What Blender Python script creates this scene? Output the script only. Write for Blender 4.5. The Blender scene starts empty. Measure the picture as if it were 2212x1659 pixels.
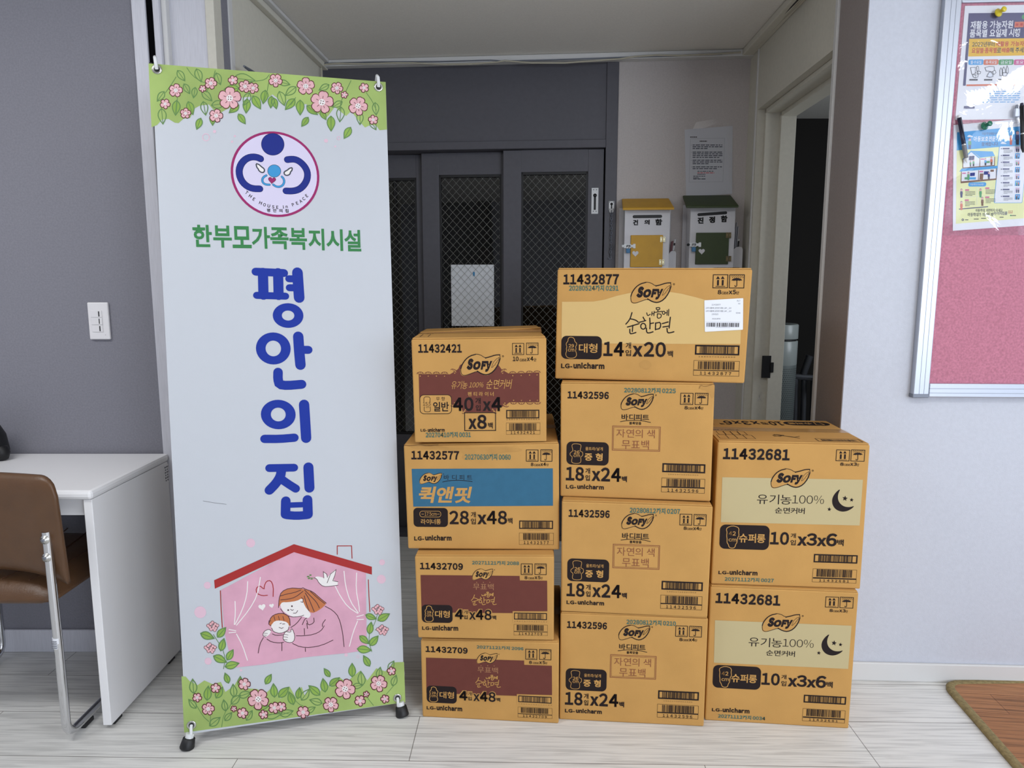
import bpy, bmesh, math, random
from mathutils import Vector, Matrix

random.seed(7)
SC = bpy.context.scene
COL = SC.collection
PI = math.pi

# ------------------------------------------------------------------ camera
CAM_H, PITCH, FPX, CX, CY = 1.26, math.radians(8.03), 1500.0, 1106.0, 829.5
cam_d = bpy.data.cameras.new('camera')
cam_d.sensor_fit = 'HORIZONTAL'
cam_d.sensor_width = 36.0
cam_d.lens = FPX / 2212.0 * 36.0
cam_d.clip_start = 0.05
cam = bpy.data.objects.new('camera', cam_d)
COL.objects.link(cam)
cam.location = (0, 0, CAM_H)
cam.rotation_euler = (PI / 2 - PITCH, 0, 0)
SC.camera = cam

# ------------------------------------------------------------------ world, lights, exposure
SC.view_settings.view_transform = 'Standard'
SC.view_settings.look = 'None'
SC.view_settings.gamma = 1.0
SC.view_settings.use_curve_mapping = False
SC.view_settings.exposure = 0.12
w = bpy.data.worlds.new('world')
SC.world = w
w.use_nodes = True
w.node_tree.nodes['Background'].inputs[0].default_value = (0.75, 0.82, 1.0, 1)
w.node_tree.nodes['Background'].inputs[1].default_value = 0.3


def area(name, loc, rot, sx, sy, power, col):
    d = bpy.data.lights.new(name, 'AREA')
    d.shape = 'RECTANGLE'
    d.size, d.size_y = sx, sy
    d.energy = power
    d.color = col
    o = bpy.data.objects.new(name, d)
    o.location = loc
    o.rotation_euler = rot
    COL.objects.link(o)
    return o


# daylight through the window in the room's right wall, daylight from the window behind, two ceiling lamps
area('window_daylight', (4.0, 0.15, 1.35), (0, PI / 2, 0), 1.3, 2.3, 22, (0.78, 0.87, 1.0))
area('rear_window_daylight', (2.7, -3.1, 1.45), (PI / 2, 0, math.radians(10)), 1.9, 1.5, 88, (0.80, 0.88, 1.0))
area('ceiling_lamp_near_desk', (-1.75, 0.95, 2.40), (0, 0, 0), 1.2, 0.3, 19, (0.97, 0.98, 1.0))
area('ceiling_lamp_centre', (0.7, 0.45, 2.40), (0, 0, 0), 1.2, 0.3, 15, (0.97, 0.98, 1.0))
area('ceiling_lamp_right', (2.72, -0.45, 2.42), (0, 0, math.radians(-61)), 1.3, 0.36, 13, (0.93, 0.96, 1.0))
# added fill light in the unlit room beyond the doorway, brightens the purifier
area('side_room_fill', (2.5, 2.62, 1.5), (PI / 2, 0, math.radians(50)), 0.5, 0.8, 8, (0.85, 0.92, 1.0))


# ------------------------------------------------------------------ measuring: where a sight line meets a real plane
def sight(px, py):
    a, b = (px - CX) / FPX, -(py - CY) / FPX
    return Vector((a, math.cos(PITCH) + b * math.sin(PITCH), -math.sin(PITCH) + b * math.cos(PITCH)))


EYE = Vector((0, 0, CAM_H))


def on_z(px, py, z=0.0):
    r = sight(px, py)
    return EYE + r * ((z - CAM_H) / r.z)


def on_plane(px, py, p0, n):
    r = sight(px, py)
    return EYE + r * ((Vector(p0) - EYE).dot(n) / r.dot(n))


# ------------------------------------------------------------------ materials
def lin(c):
    c /= 255.0
    return c / 12.92 if c <= 0.04045 else ((c + 0.055) / 1.055) ** 2.4


def rgb(h):
    return (lin(int(h[0:2], 16)), lin(int(h[2:4], 16)), lin(int(h[4:6], 16)), 1.0)


MATS = {}


def mat(name, col, rough=0.6, metal=0.0, noise=0.0, nscale=60.0, bump=0.0, bscale=300.0, spec=0.5, stretch=None, sheen=0.0):
    if name in MATS:
        return MATS[name]
    m = bpy.data.materials.new(name)
    m.use_nodes = True
    nt = m.node_tree
    b = nt.nodes['Principled BSDF']
    c = rgb(col)
    b.inputs['Base Color'].default_value = c
    b.inputs['Roughness'].default_value = rough
    b.inputs['Metallic'].default_value = metal
    b.inputs['Specular IOR Level'].default_value = spec
    if noise or bump:
        tc = nt.nodes.new('ShaderNodeTexCoord')
        src = tc.outputs['Object']
        if stretch:
            mp = nt.nodes.new('ShaderNodeMapping')
            mp.inputs['Scale'].default_value = stretch
            nt.links.new(src, mp.inputs[0])
            src = mp.outputs[0]
    if noise:
        n = nt.nodes.new('ShaderNodeTexNoise')
        n.inputs['Scale'].default_value = nscale
        n.inputs['Detail'].default_value = 6
        nt.links.new(src, n.inputs['Vector'])
        r = nt.nodes.new('ShaderNodeValToRGB')
        r.color_ramp.elements[0].position = 0.3
        r.color_ramp.elements[1].position = 0.7
        r.color_ramp.elements[0].color = (c[0] * (1 - noise), c[1] * (1 - noise), c[2] * (1 - noise), 1)
        r.color_ramp.elements[1].color = (min(1, c[0] * (1 + noise)), min(1, c[1] * (1 + noise)), min(1, c[2] * (1 + noise)), 1)
        nt.links.new(n.outputs['Fac'], r.inputs['Fac'])
        nt.links.new(r.outputs['Color'], b.inputs['Base Color'])
    if bump:
        n = nt.nodes.new('ShaderNodeTexNoise')
        n.inputs['Scale'].default_value = bscale
        n.inputs['Detail'].default_value = 3
        nt.links.new(src, n.inputs['Vector'])
        bp = nt.nodes.new('ShaderNodeBump')
        bp.inputs['Strength'].default_value = bump
        bp.inputs['Distance'].default_value = 0.002
        nt.links.new(n.outputs['Fac'], bp.inputs['Height'])
        nt.links.new(bp.outputs['Normal'], b.inputs['Normal'])
    MATS[name] = m
    return m


def floor_mat(name, c1, c2, mortar, row, length, ang=0.0, grain=0.5, rough=0.42):
    m = bpy.data.materials.new(name)
    m.use_nodes = True
    nt = m.node_tree
    N, L = nt.nodes.new, nt.links.new
    b = nt.nodes['Principled BSDF']
    b.inputs['Roughness'].default_value = rough
    b.inputs['Specular IOR Level'].default_value = 0.4
    tc = N('ShaderNodeTexCoord')
    mp = N('ShaderNodeMapping')
    mp.inputs['Rotation'].default_value = (0, 0, ang)
    mp.inputs['Location'].default_value = (0.31, 0.06, 0)
    L(tc.outputs['Object'], mp.inputs[0])
    br = N('ShaderNodeTexBrick')
    br.inputs['Scale'].default_value = 1.0
    br.inputs['Brick Width'].default_value = length
    br.inputs['Row Height'].default_value = row
    br.inputs['Mortar Size'].default_value = 0.0011
    br.inputs['Mortar Smooth'].default_value = 0.2
    br.inputs['Color1'].default_value = rgb(c1)
    br.inputs['Color2'].default_value = rgb(c2)
    br.inputs['Mortar'].default_value = rgb(mortar)
    br.offset = 0.37
    L(mp.outputs[0], br.inputs['Vector'])
    ms = N('ShaderNodeMapping')
    ms.inputs['Scale'].default_value = (2.2, 60.0, 1)
    L(mp.outputs[0], ms.inputs[0])
    n = N('ShaderNodeTexNoise')
    n.inputs['Scale'].default_value = 2.0
    n.inputs['Detail'].default_value = 8
    n.inputs['Distortion'].default_value = 0.8
    L(ms.outputs[0], n.inputs['Vector'])
    r = N('ShaderNodeValToRGB')
    r.color_ramp.elements[0].position = 0.36
    r.color_ramp.elements[0].color = (1 - grain, 1 - grain, 1 - grain, 1)
    r.color_ramp.elements[1].position = 0.56
    r.color_ramp.elements[1].color = (1, 1, 1, 1)
    L(n.outputs['Fac'], r.inputs['Fac'])
    mx = N('ShaderNodeMix')
    mx.data_type = 'RGBA'
    mx.blend_type = 'MULTIPLY'
    mx.inputs[0].default_value = 1.0
    L(br.outputs['Color'], mx.inputs[6])
    L(r.outputs['Color'], mx.inputs[7])
    L(mx.outputs[2], b.inputs['Base Color'])
    bp = N('ShaderNodeBump')
    bp.inputs['Strength'].default_value = 0.12
    bp.inputs['Distance'].default_value = 0.001
    L(n.outputs['Fac'], bp.inputs['Height'])
    L(bp.outputs['Normal'], b.inputs['Normal'])
    MATS[name] = m
    return m


def glass_mat(name, tint, gloss=0.02, rough=0.0, refl=1.0, bump=0.0):
    m = bpy.data.materials.new(name)
    m.use_nodes = True
    nt = m.node_tree
    nt.nodes.clear()
    N, L = nt.nodes.new, nt.links.new
    out = N('ShaderNodeOutputMaterial')
    t = N('ShaderNodeBsdfTransparent')
    t.inputs[0].default_value = tint
    g = N('ShaderNodeBsdfGlossy')
    g.inputs['Roughness'].default_value = rough
    f = N('ShaderNodeFresnel')
    ge = N('ShaderNodeNewGeometry')
    io = N('ShaderNodeMath')
    io.operation = 'MULTIPLY_ADD'
    io.inputs[1].default_value = 1 / 1.5 - 1.5
    io.inputs[2].default_value = 1.5
    L(ge.outputs['Backfacing'], io.inputs[0])
    L(io.outputs[0], f.inputs['IOR'])
    mu = N('ShaderNodeMath')
    mu.operation = 'MULTIPLY_ADD'
    mu.inputs[1].default_value = refl
    mu.inputs[2].default_value = gloss
    L(f.outputs[0], mu.inputs[0])
    mx = N('ShaderNodeMixShader')
    L(mu.outputs[0], mx.inputs[0])
    L(t.outputs[0], mx.inputs[1])
    L(g.outputs[0], mx.inputs[2])
    L(mx.outputs[0], out.inputs[0])
    if bump:
        tc = N('ShaderNodeTexCoord')
        n = N('ShaderNodeTexNoise')
        n.inputs['Scale'].default_value = 7.0
        n.inputs['Detail'].default_value = 4
        n.inputs['Distortion'].default_value = 0.8
        L(tc.outputs['Object'], n.inputs['Vector'])
        bp = N('ShaderNodeBump')
        bp.inputs['Strength'].default_value = bump
        bp.inputs['Distance'].default_value = 0.02
        L(n.outputs['Fac'], bp.inputs['Height'])
        L(bp.outputs['Normal'], g.inputs['Normal'])
        L(bp.outputs['Normal'], f.inputs['Normal'])
    MATS[name] = m
    return m


M = dict(
    carton=mat('carton', 'c69757', 0.85, noise=0.05, nscale=9, bump=0.12, bscale=420, spec=0.15),
    pale=mat('pale_print', 'd6b578', 0.85, spec=0.15),
    panel_grey=mat('grey_green_print', 'c2b287', 0.85, spec=0.15),
    ink=mat('black_ink', '251c1c', 0.75, spec=0.2),
    maroon=mat('maroon_ink', '6e3e36', 0.8, spec=0.15, noise=0.04, nscale=40),
    brown_ink=mat('brown_ink', '8f5840', 0.8, spec=0.15),
    blue_ink=mat('blue_ink', '3b6b87', 0.8, spec=0.15, noise=0.04, nscale=40),
    teal=mat('teal_stamp_ink', '3f6f69', 0.8, spec=0.15),
    tape=mat('packing_tape', 'b88a55', 0.18, spec=0.6),
    white_paper=mat('white_paper', 'e4e6ee', 0.7),
    grey_ink=mat('grey_ink', '6d6e74', 0.7),
    banner=mat('banner_cloth', 'c8ccd2', 0.55, bump=0.05, bscale=500, spec=0.3),
    lime=mat('lime_print', 'a4bc6c', 0.6, noise=0.16, nscale=5, spec=0.3),
    leaf=mat('leaf_print', '8fb050', 0.6, noise=0.1, nscale=12, spec=0.3),
    leafline=mat('leaf_outline', '64894f', 0.6, spec=0.3),
    petal=mat('petal_print', 'e6b3b8', 0.6, noise=0.05, nscale=30, spec=0.3),
    petalline=mat('petal_outline', '5c2428', 0.6, spec=0.3),
    cream=mat('flower_heart_print', 'f0ebe8', 0.6, spec=0.3),
    blush=mat('pink_spot_print', 'e3c1d0', 0.6, spec=0.3),
    pinkroom=mat('pink_house_print', 'dba6ba', 0.6, noise=0.08, nscale=14, spec=0.3),
    red=mat('red_print', 'a92f2e', 0.6, spec=0.3),
    magenta=mat('magenta_print', '9c2766', 0.6, spec=0.3),
    lilac=mat('lilac_print', 'd9d2ea', 0.6, spec=0.3),
    navy=mat('navy_print', '182a84', 0.6, spec=0.3),
    royal=mat('royal_blue_print', '14329a', 0.6, spec=0.3),
    sky=mat('sky_blue_print', '3f97cf', 0.6, spec=0.3),
    green=mat('green_lettering', '39824a', 0.6, spec=0.3),
    hair=mat('ginger_print', 'c4774a', 0.6, spec=0.3),
    sketch=mat('dark_sketch_line', '54343a', 0.6, spec=0.3),
    pvc=mat('white_plastic', 'e3e5e6', 0.35),
    rubber=mat('black_rubber', '1b1b1d', 0.5),
    steel=mat('nickel_steel', 'c9c9c6', 0.22, metal=1.0),
    chrome=mat('chrome_tube', 'd6d7da', 0.09, metal=1.0),
    alu=mat('brushed_aluminium', 'b9bec8', 0.38, metal=0.75),
    alu_line=mat('aluminium_groove', '7d828c', 0.5, metal=0.5),
    felt=mat('pink_felt', 'be7c8e', 0.9, noise=0.16, nscale=160, bump=0.6, bscale=130, spec=0.1),
    wall_l=mat('grey_wallpaper', '84838b', 0.8, noise=0.07, nscale=170, bump=0.3, bscale=260, spec=0.25),
    wall_r=mat('pale_linen_wallpaper', 'c8cbd4', 0.8, noise=0.025, nscale=90, bump=0.28, bscale=330, spec=0.2),
    wall_b=mat('warm_grey_wallpaper', 'c2bbb8', 0.8, noise=0.05, nscale=170, bump=0.2, bscale=260, spec=0.2),
    ceil=mat('ceiling_paper', 'ece8e0', 0.85, noise=0.03, nscale=160, bump=0.25, bscale=240, spec=0.2),
    trimw=mat('white_trim', 'd6d5d3', 0.5, bump=0.03, bscale=80),
    trimlilac=mat('whitewood_trim', 'd0d0d8', 0.5, noise=0.06, nscale=12, stretch=(30, 30, 1.5)),
    trimgrey=mat('painted_door_trim', 'd6d2c4', 0.6, noise=0.03, nscale=60),
    darkdoor=mat('charcoal_frame', '525158', 0.5, noise=0.05, nscale=50, bump=0.05, bscale=200),
    black=mat('black', '0d0d10', 0.5),
    darkroom=mat('dark_room_wall', '24211f', 0.9),  # near-black: darkness of the unlit rooms put into the wall colour
    melamine=mat('white_melamine', 'f3f2f3', 0.32),
    leather=mat('brown_leather', '5e4129', 0.42, noise=0.08, nscale=25, bump=0.25, bscale=220),
    seam=mat('leather_seam', '4a2c18', 0.6),
    switch=mat('switch_plastic', 'e8e5e6', 0.4),
    yellow=mat('mustard_paint', 'c8961b', 0.5, noise=0.05, nscale=30),
    dgreen=mat('dark_green_paint', '2f3d15', 0.5, noise=0.06, nscale=30),
    greywood=mat('white_painted_wood', 'd4d3d6', 0.55),
    brass=mat('pale_brass', 'd8cfa8', 0.35, metal=0.6),
    bronze=mat('dull_bronze', '7a6c4e', 0.4, metal=0.7),
    padlock=mat('blue_padlock', '2f6f9c', 0.4),
    cable=mat('cream_cable', 'b9b3a0', 0.55),
    matedge=mat('olive_braid', '8a7a52', 0.9, noise=0.25, nscale=90, bump=0.7, bscale=160),
    p_navy=mat('poster_navy', '4c4c78', 0.5),
    p_yellow=mat('poster_yellow', 'e8bb35', 0.5),
    p_blue=mat('poster_blue', '45a3e0', 0.5),
    p_lemon=mat('poster_lemon', 'eef0b4', 0.5),
    p_orange=mat('poster_orange', 'd9765a', 0.5),
    p_green=mat('poster_green', '4f9f68', 0.5),
    p_pink=mat('poster_pink', 'cf5a96', 0.5),
    p_white=mat('poster_white', 'eceef4', 0.5),
    p_brown=mat('poster_brown', '7b5238', 0.5),
    p_red=mat('poster_red', 'c23a3a', 0.5),
    p_text=mat('poster_dark_text', '3b3f4d', 0.5),
    purifier=mat('purifier_shell', 'a9b0ae', 0.3),
    purmesh=mat('purifier_grille', '747c7b', 0.45),
)
M['floor'] = floor_mat('grey_plank_floor', 'e6e5e1', 'dfdeda', '7d7873', 0.195, 1.25, 0.02, 0.24)
M['matwood'] = floor_mat('brown_plank_mat', 'b07a50', 'a06c44', '7a4d30', 0.10, 0.62, 0.10, 0.45, 0.5)
M['glass'] = glass_mat('door_glass', (0.985, 0.985, 0.985, 1), 0.0, 0.0, 0.7)
M['sleeve'] = glass_mat('plastic_sleeve', (0.97, 0.97, 0.98, 1), 0.02, 0.03, 2.3, 0.09)
M['film'] = glass_mat('clear_tape', (0.985, 0.985, 0.985, 1), 0.05, 0.25, 0.8)
M['pin_yellow'] = mat('yellow_clear_plastic', 'd8c41c', 0.12, spec=0.8)
M['pin_green'] = mat('green_clear_plastic', '0f6f52', 0.1, spec=0.8)


# ------------------------------------------------------------------ mesh building
class MB:
    def __init__(s):
        s.v, s.f, s.mi, s.ms = [], [], [], []
        s.smooth = []

    def slot(s, m):
        if m not in s.ms:
            s.ms.append(m)
        return s.ms.index(m)

    def add(s, verts, faces, m, smooth=False):
        k = s.slot(m)
        b = len(s.v)
        s.v += [tuple(p) for p in verts]
        for f in faces:
            s.f.append([i + b for i in f])
            s.mi.append(k)
            s.smooth.append(smooth)
        return s

    def hexa(s, c, m, bevel=0.0, seg=2):
        """eight corners: bottom four (ccw from above), top four"""
        fs = [(3, 2, 1, 0), (4, 5, 6, 7), (0, 1, 5, 4), (1, 2, 6, 5), (2, 3, 7, 6), (3, 0, 4, 7)]
        if bevel <= 0:
            return s.add(c, fs, m)
        bm = bmesh.new()
        vs = [bm.verts.new(p) for p in c]
        for f in fs:
            bm.faces.new([vs[i] for i in f])
        bm.normal_update()
        bmesh.ops.bevel(bm, geom=bm.edges[:], offset=bevel, segments=seg, profile=0.5, affect='EDGES')
        bm.verts.index_update()
        s.add([v.co.copy() for v in bm.verts], [[v.index for v in f.verts] for f in bm.faces], m)
        bm.free()
        return s

    def box(s, x0, y0, z0, x1, y1, z1, m, bevel=0.0, fr=None):
        c = [(x0, y0, z0), (x1, y0, z0), (x1, y1, z0), (x0, y1, z0), (x0, y0, z1), (x1, y0, z1), (x1, y1, z1), (x0, y1, z1)]
        if fr:
            c = [fr(*p) for p in c]
        return s.hexa(c, m, bevel)

    def tube(s, pts, r, m, n=12, caps=True, rad=None):
        P = [Vector(p) for p in pts]
        t0 = (P[1] - P[0]).normalized()
        up = Vector((0, 0, 1)) if abs(t0.z) < 0.9 else Vector((1, 0, 0))
        nrm = t0.cross(up).normalized()
        rings, V, Fc = [], [], []
        for i, p in enumerate(P):
            t = ((P[min(i + 1, len(P) - 1)] - p).normalized() + (p - P[max(i - 1, 0)]).normalized())
            t.normalize()
            nrm = (nrm - t * nrm.dot(t)).normalized()
            bn = t.cross(nrm)
            rr = rad[i] if rad else r
            for k in range(n):
                a = 2 * PI * k / n
                V.append(p + (nrm * math.cos(a) + bn * math.sin(a)) * rr)
        for i in range(len(P) - 1):
            for k in range(n):
                Fc.append((i * n + k, i * n + (k + 1) % n, (i + 1) * n + (k + 1) % n, (i + 1) * n + k))
        s.add(V, Fc, m, True)
        if caps:
            e = (len(P) - 1) * n
            s.add([V[k] for k in range(n)], [list(range(n))[::-1]], m)
            s.add([V[e + k] for k in range(n)], [list(range(n))], m)
        return s

    def lathe(s, prof, origin, m, axis=(0, 0, 1), n=24, smooth=True):
        """prof: (radius, height) pairs"""
        ax = Vector(axis).normalized()
        a0 = ax.cross(Vector((0, 1, 0)) if abs(ax.y) < 0.9 else Vector((1, 0, 0))).normalized()
        a1 = ax.cross(a0)
        o = Vector(origin)
        V, Fc = [], []
        for (r, h) in prof:
            for k in range(n):
                a = 2 * PI * k / n
                V.append(o + ax * h + (a0 * math.cos(a) + a1 * math.sin(a)) * max(r, 1e-5))
        for i in range(len(prof) - 1):
            for k in range(n):
                Fc.append((i * n + k, i * n + (k + 1) % n, (i + 1) * n + (k + 1) % n, (i + 1) * n + k))
        return s.add(V, Fc, m, smooth)

    def prism(s, pts, u, v, wv, o, m, bevel=0.0):
        """outline pts (a,b) in axes u,v at o, extruded by vector wv"""
        o, u, v, wv = Vector(o), Vector(u), Vector(v), Vector(wv)
        A = [o + u * a + v * b for a, b in pts]
        B = [p + wv for p in A]
        n = len(A)
        fs = [list(range(n))[::-1], list(range(n, 2 * n))] + [(i, (i + 1) % n, n + (i + 1) % n, n + i) for i in range(n)]
        if bevel > 0:
            bm = bmesh.new()
            vs = [bm.verts.new(p) for p in A + B]
            for f in fs:
                bm.faces.new([vs[i] for i in f])
            bmesh.ops.recalc_face_normals(bm, faces=bm.faces[:])
            caps = [e for e in bm.edges if not (e.verts[0].index == -2)]
            bm.verts.index_update()
            caps = [e for e in bm.edges if (e.verts[0].index < n) == (e.verts[1].index < n)]
            bmesh.ops.bevel(bm, geom=caps, offset=bevel, segments=2, profile=0.5, affect='EDGES')
            bm.verts.index_update()
            s.add([q.co.copy() for q in bm.verts], [[q.index for q in f.verts] for f in bm.faces], m)
            bm.free()
            return s
        return s.add(A + B, fs, m)

    def build(s, name, parent=None):
        me = bpy.data.meshes.new(name)
        off = Vector(parent_loc(parent)) if parent else Vector((0, 0, 0))
        me.from_pydata([tuple(Vector(p) - off) for p in s.v], [], s.f)
        for m in s.ms:
            me.materials.append(m)
        me.polygons.foreach_set('material_index', s.mi)
        me.polygons.foreach_set('use_smooth', s.smooth)
        me.update()
        o = bpy.data.objects.new(name, me)
        COL.objects.link(o)
        if parent:
            o.parent = parent
        return o


def parent_loc(p):
    l = Vector((0, 0, 0))
    while p:
        l += p.location
        p = p.parent
    return l


def thing(name, label, cat, loc=(0, 0, 0), group=None):
    o = bpy.data.objects.new(name, None)
    o.empty_display_size = 0.05
    o.location = loc
    COL.objects.link(o)
    return tag(o, label, cat, group)


def tag(o, label, cat, group=None):
    o['label'] = label
    o['category'] = cat
    if group:
        o['group'] = group
    return o


def structure(name, mb, parent=None):
    o = mb.build(name, parent)
    if not parent:
        o['kind'] = 'structure'
    return o


# ------------------------------------------------------------------ lettering: glyph outlines as flat meshes
GLYPHS = {}


def glyph(ch, bold):
    key = (ch, bold)
    if key in GLYPHS:
        return GLYPHS[key]
    cu = bpy.data.curves.new('lettering', 'FONT')
    # the wide forms of the letters and figures share the sans face of the Korean letters
    cu.body = chr(ord(ch) + 0xFEE0) if 0x21 <= ord(ch) <= 0x7E and ch not in '-/.,:' else ch
    cu.offset = bold
    cu.resolution_u = 3
    o = bpy.data.objects.new('lettering', cu)
    COL.objects.link(o)
    dg = bpy.context.evaluated_depsgraph_get()
    me = bpy.data.meshes.new_from_object(o.evaluated_get(dg))
    V = [(v.co.x, v.co.y) for v in me.vertices]
    Fc = [list(p.vertices) for p in me.polygons]
    bpy.data.objects.remove(o)
    bpy.data.curves.remove(cu)
    bpy.data.meshes.remove(me)
    if (ch == '4' and bold > .015) or (ord(ch) > 0xFF and bold > .03):
        base = .012 if ch == '4' else .02
        v0, f0 = glyph(ch, base)
        d = bold - base
        V, Fc = [], []
        for dx, dy in ((-d, -d), (d, -d), (d, d), (-d, d), (0, d), (0, -d)):
            k = len(V)
            V += [(a + dx, b + dy) for a, b in v0]
            Fc += [[i + k for i in f] for f in f0]
    GLYPHS[key] = (V, Fc)
    return GLYPHS[key]


def glyphs(body, bold=0.0, shear=0.0):
    """a whole line of lettering in a unit box"""
    key = (body, bold, shear, 'line')
    if key in GLYPHS:
        return GLYPHS[key]
    V, Fc, x = [], [], 0.0
    for ch in body:
        if ch == ' ':
            x += .30
            continue
        gv, gf = glyph(ch, bold)
        if not gv:
            continue
        latin = ord(ch) < 0x7F
        x0, x1 = min(q[0] for q in gv), max(q[0] for q in gv)
        k = len(V)
        off = x - x0 if latin else x
        V += [(px + off + shear * py, py) for px, py in gv]
        Fc += [[i + k for i in f] for f in gf]
        x += (x1 - x0 + .075) if latin else (x1 + .05)
    if V:
        x0, x1 = min(v[0] for v in V), max(v[0] for v in V)
        y0, y1 = min(v[1] for v in V), max(v[1] for v in V)
        V = [((q[0] - x0) / max(1e-6, x1 - x0), (q[1] - y0) / max(1e-6, y1 - y0)) for q in V]
    GLYPHS[key] = (V, Fc)
    return GLYPHS[key]


def homography(src, dst):
    A, B = [], []
    for (x, y), (X, Y) in zip(src, dst):
        A.append([x, y, 1, 0, 0, 0, -X * x, -X * y]); B.append(X)
        A.append([0, 0, 0, x, y, 1, -Y * x, -Y * y]); B.append(Y)
    n = 8
    for i in range(n):
        p = max(range(i, n), key=lambda r: abs(A[r][i]))
        A[i], A[p], B[i], B[p] = A[p], A[i], B[p], B[i]
        for r in range(n):
            if r != i:
                f = A[r][i] / A[i][i]
                for c in range(i, n):
                    A[r][c] -= f * A[i][c]
                B[r] -= f * B[i]
    h = [B[i] / A[i][i] for i in range(n)]

    def H(x, y):
        d = h[6] * x + h[7] * y + 1
        return ((h[0] * x + h[1] * y + h[2]) / d, (h[3] * x + h[4] * y + h[5]) / d)
    return H


class Art:
    """flat artwork printed on a face: sheet coordinates -> face metres -> space"""

    def __init__(s, mb, quad, face, origin, u, v, n, base=0.0005, step=0.00012):
        """quad: sheet TL,TR,BR,BL ; face: the same corners in face metres (right, up)"""
        s.mb, s.H = mb, homography(quad, face)
        s.o, s.u, s.v, s.n = Vector(origin), Vector(u), Vector(v), Vector(n)
        s.base, s.step = base, step
        s.cnt = [0]
        cx, cy = sum(q[0] for q in quad) / 4, sum(q[1] for q in quad) / 4
        a, b, c = s.H(cx, cy), s.H(cx + 10, cy), s.H(cx, cy + 10)
        s.k = (math.dist(a, b) + math.dist(a, c)) / 20.0

    def sub(s, ox, oy, sc):
        """the same face measured on an enlarged sheet whose corner sits at (ox, oy)"""
        t = object.__new__(Art)
        t.__dict__.update(s.__dict__)
        H0 = s.H
        t.H = lambda x, y: H0(ox + x * sc, oy + y * sc)
        t.k = s.k * sc
        return t

    def P(s, p, lay):
        return s.o + s.u * p[0] + s.v * p[1] + s.n * (s.base + s.step * lay)

    def raw(s, pts, faces, m, lay):
        s.cnt[0] += 1
        s.mb.add([s.P(p, lay + (s.cnt[0] % 12) * .06) for p in pts], faces, m)

    def poly(s, pts, m, lay=0):
        q = [s.H(*p) for p in pts]
        s.raw(q, [list(range(len(q)))], m, lay)

    def rect(s, x0, y0, x1, y1, m, lay=0):
        a, b = s.H(x0, y0), s.H(x1, y1)
        s.raw([(a[0], a[1]), (b[0], a[1]), (b[0], b[1]), (a[0], b[1])], [(3, 2, 1, 0)], m, lay)

    def _rr(s, x0, y0, x1, y1, r):
        (a0, b0), (a1, b1) = s.H(x0, y0), s.H(x1, y1)
        R = min(r * s.k, abs(a1 - a0) / 2.01, abs(b1 - b0) / 2.01)
        lo, hi = (min(a0, a1), min(b0, b1)), (max(a0, a1), max(b0, b1))
        out = []
        for cx, cy, st in ((hi[0] - R, hi[1] - R, 0), (lo[0] + R, hi[1] - R, 1), (lo[0] + R, lo[1] + R, 2), (hi[0] - R, lo[1] + R, 3)):
            for k in range(7):
                a = (st + k / 6) * PI / 2
                out.append((cx + R * math.cos(a), cy + R * math.sin(a)))
        return out

    def rrect(s, x0, y0, x1, y1, r, m, lay=0):
        q = s._rr(x0, y0, x1, y1, r)
        s.raw(q, [list(range(len(q)))], m, lay)

    def rframe(s, x0, y0, x1, y1, r, w, m, lay=0):
        s.line(s._rr(x0, y0, x1, y1, r), w * s.k, m, lay, True)

    def frame(s, x0, y0, x1, y1, w, m, lay=0):
        (a0, b1), (a1, b0) = s.H(x0, y0), s.H(x1, y1)
        w *= s.k
        o = [(a0, b0), (a1, b0), (a1, b1), (a0, b1)]
        i = [(a0 + w, b0 + w), (a1 - w, b0 + w), (a1 - w, b1 - w), (a0 + w, b1 - w)]
        s.raw(o + i, [(k, (k + 1) % 4, 4 + (k + 1) % 4, 4 + k) for k in range(4)], m, lay)

    def line(s, q, w, m, lay=0, closed=False, taper=False):
        """thick rounded line through face-metre points q, one outline without overlaps"""
        p = [q[0]]
        for c in q[1:]:
            if math.dist(c, p[-1]) > 1e-6:
                p.append(c)
        if closed and len(p) > 2 and math.dist(p[0], p[-1]) < 1e-6:
            p.pop()
        n = len(p)
        if n < 2:
            return
        R = w / 2
        dirs = []
        for i in range(n if closed else n - 1):
            a, b = p[i], p[(i + 1) % n]
            L = math.dist(a, b)
            dirs.append(((b[0] - a[0]) / L, (b[1] - a[1]) / L))
        V, Fc = [], []
        for i in range(n):
            d0 = dirs[(i - 1) % len(dirs)] if (closed or i > 0) else dirs[0]
            d1 = dirs[i % len(dirs)] if (closed or i < n - 1) else dirs[-1]
            mx, my = -(d0[1] + d1[1]), d0[0] + d1[0]
            L = math.hypot(mx, my)
            if L < 0.35:
                mx, my, L = -d1[1], d1[0], 1.0
            mx, my = mx / L, my / L
            c = max(.45, mx * -d1[1] + my * d1[0])
            r_ = R * (1 - 0.75 * i / n) if taper else R
            V += [(p[i][0] + mx * r_ / c, p[i][1] + my * r_ / c), (p[i][0] - mx * r_ / c, p[i][1] - my * r_ / c)]
        for i in range(n if closed else n - 1):
            j = (i + 1) % n
            Fc.append((2 * i, 2 * i + 1, 2 * j + 1, 2 * j))
        if not closed and w > 0.0009:
            nd = 7 if w > 0.006 else 4
            for e, d, sg in ((0, dirs[0], -1), (n - 1, dirs[-1], 1)):
                r_ = R * (1 - 0.75 * e / n) if taper else R
                a0 = math.atan2(d[1], d[0]) + (PI / 2 if sg < 0 else -PI / 2)
                k = len(V)
                V += [(p[e][0] + r_ * math.cos(a0 + PI * j / nd), p[e][1] + r_ * math.sin(a0 + PI * j / nd)) for j in range(nd + 1)]
                Fc.append(list(range(k, k + nd + 1)))
        s.raw(V, Fc, m, lay)

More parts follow.
